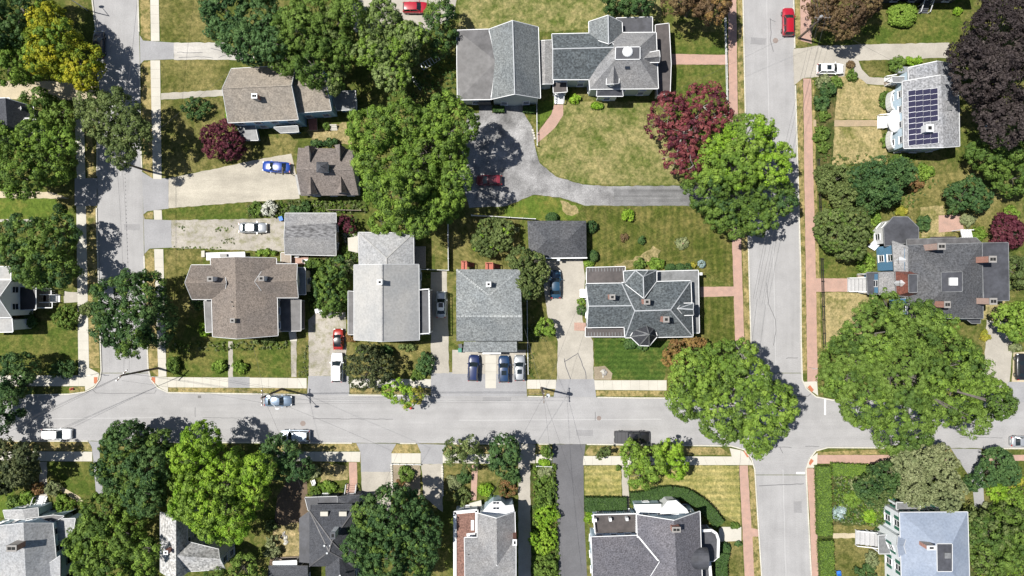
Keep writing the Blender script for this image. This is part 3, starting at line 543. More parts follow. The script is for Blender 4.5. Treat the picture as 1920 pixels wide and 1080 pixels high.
# --- D: brown cross-gabled house
h = House(445, 560, 'brown-roofed cross-gabled house with a black side porch roof', wall='cream')
h.gable((399, 631), (395, 484), (444, 635), (441, 482), (521, 629), (518, 484), 6, 8.7, 'r_brown')
h.gable((359, 497), (419, 497), (347, 530), (424, 531), (360, 561), (419, 561), 6, 8.3, 'r_brown', ridge='r_brown')
h.gable((557, 495), (500, 495), (556, 526), (478, 528), (559, 558), (500, 558), 6, 8.3, 'r_brown', ridge='r_brown')
h.flat([(383, 564), (398, 564), (399, 622), (386, 623)], 3.2, 'm_midgrey', posts=True, over=.2)
h.flat([(523, 560), (564, 562), (564, 620), (525, 621)], 3.3, 'm_midgrey', posts=True, over=.2)
h.flat([(555, 502), (572, 502), (573, 552), (556, 552)], 5, 'm_grey', wallm=M['w_cream'])
h.flat([(386, 474), (459, 472), (460, 486), (387, 488)], 1.2, 'white', wallm=M['white'], win=False, name='deck', trim=False)
h.steps(376, 470, 386, 482, 1.1, 'E', 4, 'conc', rail=False)
h.flat([(527, 474), (545, 474), (545, 493), (527, 493)], 1.0, 'wood', name='deck', wallm=M['white'], win=False)
h.chimney(394, 523, 7, 9.6, .8, .7, 'white'); h.chimney(490, 522, 7, 9.6, .8, .7, 'white'); h.chimney(436, 601, 8, 9.4, .65, .6, 'w_tan')
for x, y in ((435, 566), (438, 574)): MB().cyl(P(x, y, 8.3), .09, .5, 8).build('vent_pipe', M['iron'], h.root)
h.steps(543, 622, 556, 640, .9, 'N', 4, 'conc', rail=False); h.windows(step=2.3)
# --- E: pale grey two-family house
h = House(725, 560, 'tall pale grey roofed house with narrow porches on both sides', wall='whitewall')
h.gable((664, 637), (664, 497), (717, 640), (717, 496), (786, 637), (785, 496), 6.5, 9.7, 'r_light', ridge='r_silver')
h.wing("A 672 436 5;B 775 437 5;C 776 505 5;D 674 505 5;E 725 484 6.4;F 725 505 6.4", "ABE BCFE AEFD", 'r_ash', ridge='r_light')
h.flat([(653, 546), (664, 547), (664, 627), (653, 627)], 5.2, 'm_midgrey', posts=True, over=.15)
h.flat([(786, 543), (805, 542), (806, 626), (787, 626)], 5.8, 'm_dark', posts=True, over=.15)
rb = MB()
for a, b in (((787, 543.5), (804, 542.5)), ((804, 542.5), (805, 625)), ((805, 625), (788, 626))):
    p, q = P(*a, 6.8), P(*b, 6.8); rb.bar(p, q, .12, .1); rb.bar(p - Vector((0, 0, .8)), q - Vector((0, 0, .8)), .1, .08)
    k = max(2, int((q - p).length / .5))
    for i in range(k + 1): v = p.lerp(q, i / k); rb.bar(v, v - Vector((0, 0, .95)), .06, .06)
rb.build('balcony_rail', h.trim, h.root)['kind'] = 'stuff'
h.flat([(778, 462), (798, 462), (798, 503), (778, 503)], 1.2, 'wood', name='deck', wallm=M['wood'], win=False, trim=False)
h.flat([(652, 446), (671, 443), (671, 474), (653, 470)], 1.6, 'conc', name='bulkhead', wallm=M['conc'], win=False, trim=False)
h.chimney(712, 529, 8, 10.9, .7, .7, 'white', 1, 'white'); h.windows()
# --- F: centre house
h = House(917, 575, 'grey-roofed apartment house with red wooden stairs behind and cars parked in front', wall='sage')
h.wing("A 855.5 505 6;B 975 505 6;P 917 554 8.3;R 855.5 593 8.5;Q 917 593 8.5;T 979 593 8.5;C 856 639.5 6;D 979.5 639 6", "ABP APQR PBTQ RQTDC", 'r_grey', trim=False)
M['pale_ridge'] = shingle('pale_ridge', (.26, .275, .28), .3)
for a, b in (((856, 505.5, 6.05), (917, 554, 8.35)), ((975, 505.5, 6.05), (917, 554, 8.35)), ((856, 593, 8.55), (979, 593, 8.55))):
    p, q = P(*a), P(*b); n = 16
    for i in range(n): MB().bar(p.lerp(q, i / n), p.lerp(q, (i + .86) / n), .3, .07).build('ridge_shingle', M['pale_ridge'], h.roof)
h.flat([(870, 640.5), (969, 640.5), (969.5, 660), (868, 660)], [5.6, 5.6, 5.0, 5.0], 'r_grey', trim=False)
h.flat([(905, 661), (939, 661), (939, 664), (905, 664)], 3.2, 'white', posts=True, over=.05, trim=False)
h.chimney(916, 533, 7, 9.0, .7, .7, 'white', 1, 'white')
for x0, y0, x1, y1 in ((865, 489, 876, 505), (910, 492, 925, 505), (957, 496, 969, 504)):
    a, b = P(x0 + 1, y0 + 1, 2.6), P(x1 - 1, y1 + 3, 2.6)
    mb = MB(); mb.prism([(a.x, a.y), (b.x, a.y), (b.x, b.y), (a.x, b.y)], 2.4, 2.6)
    for k in range(7): mb.bar((a.x + (b.x - a.x) * k / 6, a.y, 2.62), (a.x + (b.x - a.x) * k / 6, b.y, 2.62), .12, .04)
    for v in ((a.x, a.y), (b.x, a.y)): mb.box((*v, 0), .14, .14, 3.5)
    mb.bar((a.x, a.y, 3.5), (b.x, a.y, 3.5), .1, .1); mb.bar((a.x, a.y, 3.5), (a.x, b.y, 3.5), .1, .1); mb.bar((b.x, a.y, 3.5), (b.x, b.y, 3.5), .1, .1)
    for k in range(8): MB().box((b.x + .12 + k * .13, a.y - .5, 0), .13, .7, 2.4 - k * .3).build('stair_step', M['red_wood'], h.root)
    mb.build('back_landing', M['red_wood'], h.root)
h.windows()
# --- G: slate Victorian with turret
h = House(1205, 575, 'slate-roofed Victorian house with a polygonal corner turret and wraparound porch', wall='whitewall', trim='white')
h.gable((1099, 532), (1178, 531), (1104, 574), (1186, 573), (1101, 614), (1178, 613), 6, 8.4, 'r_slate', ridge=True)
h.wing("A 1165 530 6;B 1295 526.5 6;C 1299 631 6;D 1172 633 6;R 1190 583 9.3;S 1257 581 9.3", "ABSR BCS CDRS DAR", 'r_slate', ridge=True, over=.5)
h.wing("A 1169 509 6;B 1231 507 6;C 1231 527 6;D 1171 531 6;E 1191 507 7.6;F 1215 507 7.6;G 1206 519 8.9;K 1207 559 8.9", "AEGKD EFG FBCKG", 'r_slate', ridge=True, over=.4)
h.gable((1278, 569), (1300, 568.5), (1271, 578.5), (1299, 580), (1281, 591), (1300, 590.5), 7.2, 8.6, 'r_slate', name='dormer', ridge=True, z0=5.5, over=.15, wallname='dormer_wall', win=False)
oc = [(1182, 631), (1199, 647.5), (1217, 648), (1232, 631), (1227, 615), (1211, 607), (1190, 618)]
h.wing(';'.join(f"{'ABCDEFG'[i]} {x} {y} 6.6" for i, (x, y) in enumerate(oc)) + ';T 1217 627 10.6', ' '.join('ABCDEFG'[i] + 'BCDEFGA'[i] + 'T' for i in range(7)), 'r_charcoal', name='turret_roof', ridge='m_grey', wallname='turret', over=.35)
MB().tube([P(1217, 627, 10.5), P(1217, 627, 11.6)], [.07, .02]).build('finial', M['metal'], h.root)
h.flat([(1100, 502), (1172, 500), (1170, 530), (1100, 532)], 4.2, 'm_brown')
h.flat([(1098, 614), (1174, 614), (1173, 631), (1098, 631)], 3.7, 'm_brown')
for i in range(13):
    for a, b in ((P(1100 + i * 5.6, 502.5, 4.24), P(1100.3 + i * 5.6, 509, 4.24)), (P(1103 + i * 5.6, 623, 3.74), P(1103.3 + i * 5.6, 630, 3.74))): MB().bar(a, b, .1, .05).build('roof_batten', M['m_grey'], h.root)
h.flat([(1231, 509), (1309, 507), (1311, 624), (1300, 624), (1296, 529), (1231, 530)], 3.7, 'm_grey', posts=True, over=.25)
h.flat([(1309, 511), (1317, 511), (1317, 516), (1309, 516)], 3.2, 'white', wall=False, trim=False)
h.flat([(1088, 543), (1099, 543), (1099, 557), (1088, 557)], 3.0, 'white', posts=True, over=.1)
h.steps(1077, 605, 1098, 620, 1.0, 'E', 5, 'brickwalk', rail=False)
h.chimney(1148, 557, 7, 9.7, .8, .75, 'brick', 1); h.chimney(1213, 566, 8, 10.6, .85, .75, 'brick', 1); h.chimney(1249, 599, 7.5, 10.6, .85, .85, 'brick', 1); h.windows(step=2.2)
# --- H: charcoal garage
h = House(1045, 450, 'charcoal hip-roofed garage at the end of the concrete drive', 'garage', 'garage', 'whitewall', 'white')
h.wing("A 989 414 2.9;B 1099 414 2.9;C 1100 483 2.9;D 992 484 2.9;R 1026 449 4.9;S 1066 448 4.9", "ABSR BCS CDRS DAR", 'r_slategrey', over=.35, trim=False, win=False)
MB().bar(P(992, 484.5, 2.85), P(1101, 483.5, 2.85), .2, .16).build('eave_trim', M['white'], h.roof)
MB().box(P(1047, 487, 2.2), .5, .4, .4).build('door_lamp', M['metal'], h.root)
# --- I: big slate house with barn, top centre
h = House(1060, 120, 'large slate-roofed house with a long carriage barn joined on its left', wall='sage', trim='white')
h.wing("A 917 55 5;M 931 115 5.9;B 921 186 5;R 961 39 9;S 965 176 9;C 1009 51 5;D 1013 184 5", "AMBSR RSDC", 'r_slatelight', ridge=True, over=.3)
h.wing("A 857 57 4.8;B 916 55 5;C 931 115 5.85;D 921 186 5;E 858 187 4.8;F 857 120 4.8", "ABC ACF FCDE", 'm_midgrey', over=.35)
h.flat([(858.5, 166), (877, 166), (877, 185), (858.5, 186)], [4.86, 4.86, 4.86, 4.86], 'm_grey', wall=False, trim=False)
h.wing("A 1010 77 4;B 1022 76 4.7;C 1037 75 4;D 1037 157 4;E 1022 157 4.7;F 1013 158 4", "ABEF BCDE", 'r_silver', over=.3)
h.wing("A 1035 64 6;B 1130 62 6;R 1037 92 8.7;S 1155 89 8.7;C 1037 149 6;D 1112 149 6", "ABSR RSDC", 'r_slate', ridge=True)
h.wing("N 1150 61.5 6;A 1230 61 6;B 1234 166 6;C 1106 167 6;E 1155 88.5 9.4;F 1199 88 9.4;G 1199 110 9.4;K 1154 111 9.4;D 1104 140 6", "NAFE AFGB BGKC CKED DEN EFGK", 'r_silver', over=.4)
h.flat([(1155, 89), (1199.5, 88.5), (1199.5, 110.5), (1154, 111)], 9.45, 'm_dark', wall=False)
c = P(1177, 97, 9.5); MB().dome(c, .85, .85, .5).build('skylight_dome', M['white'], h.root)
h.gable((1104, 41), (1105, 70), (1140, 29), (1141, 82), (1166, 42), (1167, 70), 6, 8.8, 'r_slatelight', ridge=True)
h.flat([(1155, 34), (1223, 32), (1223, 60), (1169, 61), (1166, 46)], 4.6, 'm_dark')
h.flat([(1229, 47), (1254, 44), (1258, 120), (1256, 175), (1233, 178)], 3.5, 'm_brown', posts=True, over=.2)
h.gable((1204, 101), (1236, 95), (1207, 109), (1237, 106), (1215, 117), (1236, 116.5), 7.4, 8.6, 'r_silver', name='dormer', over=.2, z0=5.5, wallname='dormer_wall', win=False)
h.gable((1139, 131), (1137, 158), (1151, 121), (1150, 157), (1161, 137), (1160, 156), 7.2, 8.8, 'r_silver', name='dormer', over=.15, z0=5, wallm=M['white'], wallname='dormer_wall', win=False)
h.flat([(1120, 165), (1137, 159), (1166, 165), (1168, 180), (1119, 180)], [5.8, 6.2, 5.8, 5.2, 5.2], 'm_dark', wallm=M['white'], name='bay_roof', wallname='bay', over=.5)
h.flat([(1037, 155), (1062, 154), (1063, 172), (1038, 174)], 3.1, 'm_brown', posts=True, over=.15)
h.steps(1040, 176, 1056, 194, 1.0, 'N', 5)
c = P(1176, 122, 8.35); MB().box(c, .75, 1.3, .25).build('skylight', M['glass'], h.root)
for (x0, x1, y, m) in ((897, 921, 187, 'flue'), (946, 979, 186, 'w_grey')):
    a, b = P(x0, 206, 0), P(x1, 206, 0); yy = P(0, y, 4.8).y + .3
    MB().prism([(a.x, yy - .12), (b.x, yy - .12), (b.x, yy), (a.x, yy)], .05, 2.5).build('garage_bay', M[m] if m != 'flue' else M['w_dark'], h.root)  # left one is a dark panel painting the shade inside an open doorway
h.windows(step=2.6)
# --- J: blue-grey house with solar panels
h = House(1740, 205, 'pale blue house with rows of solar panels on its grey roof', wall='paleblue', trim='white', edge='trim')
h.wing("A 1692 153 6;R 1764 141 7.3;B 1797 148 6;C 1799 274 6;S 1769 276 7.3;D 1695 278 6", "ARSD RBCS", 'r_pale', over=.45)
h.wing("A 1703 127 4.9;R 1757 115 7;B 1786 119 4.9;C 1788 160 4.9;S 1759 160 7;D 1704 160 4.9", "ARSD RBCS", 'r_pale', over=.35)
pA, pB, pD = P(1692, 153, 6), P(1764, 141, 7.3), P(1695, 278, 6)
e1 = (pB - pA); e2 = (pD - pA); nrm = e2.cross(e1).normalized(); nrm = nrm if nrm.z > 0 else -nrm
e1n = e1.normalized(); e2n = e2.normalized()
pm = {}
for r in range(10):
    for c in range(4):
        if r in (6, 7) and c >= 2: continue
        px0, py0 = 1709.5 + c * 13.9 + (r - 4.5) * .1, 173 + r * 10.35 - (c - 1.5) * 1.2
        zc = 7
        for it in range(8): q_ = P(px0, py0, zc); zc = pA.z - (nrm.x * (q_.x - pA.x) + nrm.y * (q_.y - pA.y)) / nrm.z
        cpt = P(px0, py0, zc) + nrm * .16
        mb = MB(); mb.add([cpt + e1n * a * .525 + e2n * b * .4 + nrm * .02 for a, b in ((-1, -1), (1, -1), (1, 1), (-1, 1))], [(0, 1, 2, 3)[::-1]], 0)
        mb.add([cpt + e1n * a * .585 + e2n * b * .455 + nrm * -.03 * k for k in (0, 1) for a, b in ((-1, -1), (1, -1), (1, 1), (-1, 1))], [(0, 1, 2, 3)[::-1], (4, 5, 6, 7), (0, 1, 5, 4), (1, 2, 6, 5), (2, 3, 7, 6), (3, 0, 4, 7)], 1)
        mb.build('solar_panel', [M['solar'], M['solar_frame']], h.root)
h.chimney(1743, 240, 6, 8.2, 1.1, 1.1, 'white', 1, 'white')
MB().box(P(1779, 203, 6.75), .8, .7, .3).build('skylight', M['m_grey'], h.root)
h.flat([(1672, 144), (1703, 144), (1703, 154), (1674, 154)], 3, 'm_grey', posts=True, over=.1)
h.steps(1660, 145, 1673, 160, .9, 'E', 4); h.steps(1647, 217, 1668, 240, 1.0, 'E', 5)
c = P(1677, 227, 3.4); mb = MB(); mb.dome(c, 1.1, 1.9, .7); mb.build('entry_hood', M['white'], h.root)
MB().box(P(1672, 226, 0), .2, 1.3, 2.2).build('front_door', M['wood'], h.root)
for y in (190, 262):
    mb = MB(); pc = P(1672, y, 2.2)
    for k in range(9):
        t = math.pi * k / 8; u = math.pi * (k + 1) / 8
        if k < 8: mb.bar((pc.x - .1 - .5 * math.sin(t), pc.y + 1.5 * math.cos(t), 2.4), (pc.x - .1 - .5 * math.sin(u), pc.y + 1.5 * math.cos(u), 2.4), .25, 1.7)
    mb.build('bow_window', M['white'], h.root)
ac = MB(); ac.box(P(1690, 134, 0), 1, 1, 1.1); ac.box(P(1682, 137, 0), .8, .7, 1.2); ac.build('heat_pump', M['metal'], h.root)
h.windows(step=2.3, zs=(1.5, 4.7))
# --- K: blue Victorian with tower
h = House(1760, 520, 'large blue Victorian house with a mansard entrance tower and tall brick chimneys', wall='deepblue', trim='white', edge='m_grey')
h.wing("A 1700 460 6.8;B 1841 456 6.8;C 1843 597 6.8;D 1702 596 6.8;E 1765 511 9.3;F 1804 510 9.3;G 1804 546 9.3;K 1766 547 9.3", "ABFE BCGF CDKG DAEK EFGK", 'r_slategrey', over=.5)
h.flat([(1765, 511), (1804, 510), (1804, 546), (1766, 547)], 9.36, 'm_dark', wall=False)
MB().box(P(1786, 528, 9.4), 1.25, 1.2, .35).build('skylight', M['white'], h.root)
h.flat([(1841, 456), (1890, 455), (1892, 563), (1845, 564)], 6.1, 'm_dark')
h.flat([(1657, 427), (1675, 407), (1702, 407), (1722, 427), (1722, 452), (1659, 461)], 4.6, 'm_dark', wallm=M['white'])
h.wing("A 1673 452 6.2;B 1702 463 7.6;C 1702 511 7.6;D 1677 510 6.2", "ABCD", 'r_silver', over=.35)
h.wing("A 1679 509 6.6;B 1704 507 6.6;C 1720 512 6.6;D 1720 552 6.6;E 1704 556 6.6;F 1681 554 6.6;G 1703 515 9.9;K 1720 515 9.9;L 1720 548 9.9;N 1704 548 9.9", "ABG BCKG CDLK DENL EFN FAGN GKLN", 'copper_rust', over=.4, name='tower_roof', wallname='tower')
h.flat([(1704, 515), (1719.5, 515), (1719.5, 548), (1704.5, 548)], 9.95, 'm_dark', wall=False)
for (x, y, z) in ((1688, 531, 8.2), (1685, 488, 6.9)):
    h.gable((x, y - 6), (x + 14, y - 6), (x, y), (x + 14, y), (x, y + 6), (x + 14, y + 6), z, z + .9, 'white', name='dormer', trim=False, over=.1, z0=z - 1.4, wallm=M['white'], wallname='dormer_wall', win=False)
h.flat([(1625, 511), (1650, 511), (1648, 551), (1627, 551)], 4.1, 'm_dark', posts=True, over=.2)
h.flat([(1648, 511), (1680, 510), (1680, 552), (1648, 552)], 6.0, 'r_silver', wall=True, over=.2)
h.steps(1592, 522, 1626, 546, 1.6, 'E', 6, 'step_grey'); h.flat([(1660, 448), (1640, 470), (1627, 462), (1650, 440)], .9, 'white', name='deck', wallm=M['white'], win=False, trim=False)
h.flat([(1745, 444), (1793, 443), (1793, 450), (1745, 451)], 3.4, 'm_brown', trim=False); h.flat([(1700, 449), (1830, 446), (1840, 456), (1700, 460)], 5.6, 'm_midgrey', win=False)
for x, y, w_ in ((1765, 462, 1.15), (1861, 486, 1.1), (1862, 565, 1.1), (1776, 571, .9)): h.chimney(x, y, 5.8, 10.8, w_, .95, 'brick', 2)
pg = MB()
for i in range(7): MB().bar(P(1801 + i * 3, 430, 2.6), P(1805 + i * 3, 447, 2.6), .14, .2).build('pergola_slat', M['white'], h.root)
for y in (431, 446): pg.bar(P(1800, y, 2.45), P(1826, y, 2.45), .12, .16)
for x, y in ((1801, 431), (1820, 431), (1804, 446), (1825, 446)): v = P(x, y, 2.5); pg.box((v.x, v.y, 0), .14, .14, 2.4)
pg.build('pergola_frame', M['white'], h.root)
h.flat([(1808, 595), (1838, 595), (1838, 606), (1822, 606)], 4.4, 'm_dark'); h.windows(step=2.1)
# --- L: light blue-grey roof, white house with green shutters
gs = flat_mat('green_shutter', (.02, .11, .075), .6)
h = House(1750, 1030, 'white house with green shutters and a wide pale blue-grey roof', wall='whitewall', trim='white', edge='trim')
h.wing("A 1687 961 6.4;B 1814 960 6.4;C 1819 1140 6.4;D 1692 1140 6.4;E 1757 1020 8.2;F 1785 1020 8.2;G 1785 1071 8.2;K 1758 1071 8.2", "ABFE BCGF CDKG DAEK EFGK", 'r_steelblue', over=.45)
h.flat([(1757, 1020), (1785, 1020), (1785, 1071), (1758, 1071)], 8.26, 'm_dark', wall=False)
MB().box(P(1776, 1041, 8.28), .95, .9, .2).build('roof_hatch', M['m_grey'], h.root)
h.gable((1684, 1005), (1700, 1005), (1682, 1024), (1694, 1024), (1685, 1045), (1700, 1045), 6.2, 7.6, 'r_steelblue', name='dormer', over=.1, z0=0, wallm=h.wallm, wallname='gable_wall')
h.flat([(1647, 1004), (1668, 1003), (1669, 1038), (1648, 1038)], 3.4, 'm_grey', posts=True, over=.15)
h.steps(1606, 995, 1645, 1022, 1.3, 'E', 5, 'step_grey'); h.flat([(1681, 942), (1725, 945), (1725, 957), (1681, 955)], 4, 'm_grey')
h.chimney(1746, 1027, 6.8, 9.6, 1.3, .6, 'brick', 1, 'white'); h.windows(w=.9, h=1.6, shutter=gs, step=3)
# --- M: violet-grey house bottom centre right
h = House(1215, 1045, 'pale house with speckled grey roof, rounded porch and a barrel dormer', wall='paleblue', trim='white')
h.wing("A 1109 1007 6;B 1196 1004 6;S 1236 1053 8.5;R 1111 1056 8.5;C 1112 1110 6;D 1200 1110 6", "ABSR RSDC", 'r_violetgrey', ridge=False)
h.wing("A 1194 965 6.2;R 1264 976 9.6;B 1312 959 6.2;C 1318 1140 6.2;S 1272 1140 9.6;D 1200 1140 6.2", "ARSD RBCS", 'r_violetgrey', over=.45)
mb = MB(); mb.bar(P(1196, 1005, 6.2), P(1234, 1051, 8.4), .2, .1); mb.bar(P(1234, 1052, 8.4), P(1200, 1081, 7), .2, .1); mb.build('valley_flashing', M['white'], h.roof)
h.flat([(1112, 965), (1193, 963), (1193, 999), (1116, 1000)], 3.6, 'm_brown', over=.15)
rb = MB()
for a, b in (((1112, 965), (1193, 963)), ((1112, 965), (1116, 999)), ((1193, 963), (1193, 999))):
    p, q = P(*a, 4.5), P(*b, 4.5); rb.bar(p, q, .16, .1); k = max(2, int((q - p).length / .35))
    for i in range(k + 1): v = p.lerp(q, i / k); rb.bar(v, v - Vector((0, 0, .9)), .06, .06)
for x, y in ((1115, 972), (1143, 971), (1174, 970)): v = P(x, y, 3.6); rb.box((v.x, v.y, 3.6), .4, .5, 1.1)
rb.build('balcony_rail', M['white'], h.root)['kind'] = 'stuff'
h.flat([(1242, 951), (1252, 939), (1268, 938), (1288, 955), (1292, 962), (1238, 964)], [5.2, 4.6, 4.6, 5.2, 5.6, 5.6], 'white', wallm=M['white'], name='bay_roof', wallname='bay', over=.2, trim=False)
h.flat([(1188, 946), (1240, 945), (1240, 962), (1194, 963)], [4.2, 4.2, 4.6, 4.6], 'white', wallm=M['w_paleblue'], trim=False, over=.15, name='porch_roof')
mb = MB(); a, b = P(1282, 1047, 6.3), P(1326, 1047, 6.3); n = 12; vs = []; hw = 1.75
for i in range(n + 1):
    t = math.pi * i / n
    for x in (a.x, b.x): vs.append((x, a.y + hw * math.cos(t), 6.2 + 1.5 * math.sin(t)))
mb.add(vs, [(2 * i, 2 * i + 2, 2 * i + 3, 2 * i + 1) for i in range(n)] + [tuple(range(0, 2 * n + 2, 2))[::-1], tuple(range(1, 2 * n + 2, 2))]); mb.build('barrel_dormer', M['m_dark'], h.root)
h.flat([(1313, 995), (1334, 994), (1343, 1000), (1347, 1012), (1346, 1045), (1338, 1052), (1315, 1052)], 3.7, 'm_dark', posts=True, over=.15)
rb = MB(); pl = [(1316, 995), (1334, 994), (1343, 1000), (1347, 1012), (1346, 1045)]
for a, b in zip(pl, pl[1:]): rb.bar(P(*a, 4.2), P(*b, 4.2), .4, .3)
rb.bar(P(1330, 1053, 4.2), P(1333, 1090, 4.2), .45, .3); rb.build('parapet', M['white'], h.root)
h.flat([(1316, 1055), (1332, 1055), (1336, 1110), (1318, 1110)], 3.7, 'm_dark', posts=True, over=.15)
h.steps(1347, 990, 1353, 1012, .9, 'W', 3, 'conc', rail=False)
h.chimney(1268, 993, 8, 10.6, 1.25, .75, 'brick', 2); h.windows(step=2.2)
# --- N: bottom centre
h = House(925, 1030, 'grey-roofed house with a rust-red flat porch roof edged in white', wall='whitewall', trim='white')
h.wing("A 895 962 6.2;R 931 972 8.8;B 965 960 6.2;C 967 1059 6.2;S 932 1060 8.8;D 895 1030 6.2", "ARSD RBCS"[:9], 'r_silver', over=.35)
h.wing("A 871 1008 6.2;B 933 1008 6.2;E 967 1010 6.2;R 872 1060 8.75;S 932 1060 8.75;Q 967 1059 8.4;C 872 1112 6.2;D 967 1112 6.2", "ABSR BEQS RSQDC", 'r_silver', over=.35)
h.flat([(851, 960), (896, 956), (896, 1006), (872, 1008), (872, 1110), (852, 1110)], 4.2, 'r_rust', over=.2)
mb = MB()
for a, b in (((851.5, 961), (895, 957)), ((853, 960), (853, 1110)), ((886, 975), (886, 994)), ((894, 957), (894, 1006)), ((875, 1003), (896, 1001))): mb.bar(P(*a, 4.3), P(*b, 4.3), .5, .22)
mb.build('parapet', M['white'], h.root)
h.flat([(902, 962), (917, 945), (924, 940), (940, 940), (948, 948), (962, 946), (965, 960), (931, 969)], [5.4, 4.6, 4.4, 4.4, 4.6, 4.8, 5.4, 5.8], 'white', wallm=M['w_paleblue'], over=.2, name='bay_roof', wallname='bay', trim=False)
mb = MB()
for x, y, z in ((927, 943, 4.6), (933, 943, 4.6), (927, 953, 5.1), (933, 953, 5.1)): mb.box(P(x, y, z), .4, .28, .05)
mb.build('skylight', M['glass'], h.root)
h.flat([(880, 944), (902, 938), (904, 957), (880, 960)], 1.2, 'conc', name='porch_floor', trim=False, win=False, wallm=M['conc'])
h.chimney(965, 1017, 5, 9.6, .55, .9, 'brick', 1, 'white')
for x, y in ((879, 1038), (885, 1069)): MB().cyl(P(x, y, 7.4), .1, .5, 8).build('vent_pipe', M['iron'], h.root)
h.windows(step=2.2)
# --- O: dark house bottom
h = House(620, 1010, 'black-roofed house with brick front steps and white railings', wall='dark', trim='trim')
h.wing("A 580 957 6.4;B 665 955 6.4;S 622 1015 9.2;R 617 1034 9.2;D 580 1062 6.4;C 668 1062 6.4", "ABS BCRS CDR DASR", 'r_charcoal', over=.45, trim=False, ridge='m_midgrey')
h.gable((610, 1064), (611, 1110), (636, 1040), (638, 1110), (664, 1060), (668, 1110), 6, 8.2, 'r_charcoal', over=.4, trim=False)
h.flat([(572, 933), (632, 931), (632, 956), (578, 957)], 4, 'm_dark'); h.wing("A 632 931 4;B 674 928 4;C 671 956 4;D 632 956 4;T 650 944 5", "ABT BCT CDT DAT", 'r_charcoal', over=.3, trim=False)
h.flat([(561, 972), (580, 958), (580, 1056), (561, 1054)], 3.6, 'm_dark', trim=False); h.flat([(503, 1061), (577, 1061), (577, 1120), (503, 1120)], 3.2, 'r_charcoal', trim=False)
h.flat([(512, 1053), (556, 1051), (556, 1060), (512, 1060)], 2.6, 'w_whitewall', posts=True, over=.1)
for x in (609, 644): MB().box(P(x, 962, 6.7), 1.2, .7, .5).build('skylight', M['conc'], h.root)
h.flat([(582, 946.5), (660, 945), (660, 955), (582, 957)], [5.6, 5.6, 6.3, 6.3], 'r_charcoal', wall=False, trim=False)
h.steps(650, 908, 668, 926, 1.2, 'S', 6, 'brickwalk'); h.chimney(624, 1004, 7, 10.6, .7, 1.0, 'white', 1, 'w_dark')
for x, y in ((609, 1022), (620, 1022), (614, 1036), (638, 1078)): MB().cyl(P(x, y, 8.8), .16, .35, 8).build('roof_vent', M['metal'], h.root)
h.windows(step=2.4)
# --- P: bottom left small grey
h = House(360, 1030, 'weathered silver-shingled house half hidden under bright green trees', wall='grey')
h.gable((301, 960), (301, 1072), (330, 971), (330, 1090), (350, 960), (352, 1072), 5.6, 8.2, 'r_weathered', over=.3)
h.wing("A 345 1014 5.6;B 410 1030 5.6;R 334 1042 8;S 412 1048 7.6;C 345 1072 5.6;D 422 1067 5.6", "ABSR RSDC", 'r_weathered', over=.4)
h.chimney(311, 1036, 6, 8.9, .6, .55, 'brick', 1, 'white'); h.windows()
# --- Q: bottom left corner complex
h = House(50, 1030, 'light grey house with angled roofs and tall brick chimney at the lower left corner', wall='paleblue')
h.wing("A -40 990 6.2;R 44 981 9;B 99 981 6.2;C 112 1120 6.2;S 50 1120 9;D -40 1120 6.2", "ARSD RBCS", 'r_ash', over=.4)
h.gable((55, 1082), (60, 1140), (113, 1042), (113, 1140), (116, 1060), (116, 1140), 6, 7.2, 'r_ash', over=.3)
h.wing("A 6 957 4.2;B 42 956 5;C 71 952 4.2;D 72 970 4.2;E 47 974 5;F 10 972 4.2", "ABEF BCDE", 'r_ash', over=.25)
h.flat([(98, 985), (117, 973), (141, 972), (137, 998), (118, 1012), (100, 1015)], 4.6, 'r_ash', over=.3); h.flat([(50, 973), (100, 966), (120, 968), (98, 980), (52, 983)], 4.9, 'm_midgrey')
h.chimney(22, 1028, 6, 11, 1.5, .9, 'brick', 2); h.steps(66, 931, 86, 950, 1.2, 'S', 6, 'white'); h.windows(step=2.3)
# --- R: left edge pale house
h = House(15, 560, 'pale blue-white house at the left edge with a black porch roof and deck steps', wall='whitewall', trim='white')
h.wing("A -60 526 6;B 21 525 6;S -3 559 8.8;R -90 559 8.8;C -60 596 6;D 21 595 6", "ABSR RSDC", 'r_light', over=.25)
h.flat([(-60, 500), (20, 500), (20, 523), (-60, 523)], 5.2, 'r_light', over=.25); h.flat([(-60, 597), (22, 597), (24, 622), (-60, 624)], 5.2, 'r_light', over=.25)
h.flat([(37, 538), (67, 539), (67, 580), (38, 581)], 3.4, 'm_black', posts=True, over=.2)
h.flat([(30, 533), (60, 532), (62, 538), (30, 538)], 3.2, 'white', trim=False, over=.1)
h.steps(85, 553, 110, 566, 1.1, 'W', 5); h.flat([(67, 541), (92, 541), (92, 578), (67, 578)], 1.1, 'wood', name='deck', wallm=M['white'], win=False, trim=False)
rb = MB()
for a, b in (((68, 541), (96, 541)), ((96, 541), (96, 552)), ((68, 577), (98, 577)), ((98, 577), (98, 567))):
    p, q = P(*a, 2.1), P(*b, 2.1); rb.bar(p, q, .12, .1); k = max(2, int((q - p).length / .3))
    for i in range(k + 1): v = p.lerp(q, i / k); rb.bar(v, v - Vector((0, 0, 1)), .06, .06)
rb.build('deck_rail', M['white'], h.root)['kind'] = 'stuff'; h.windows(step=2.2)
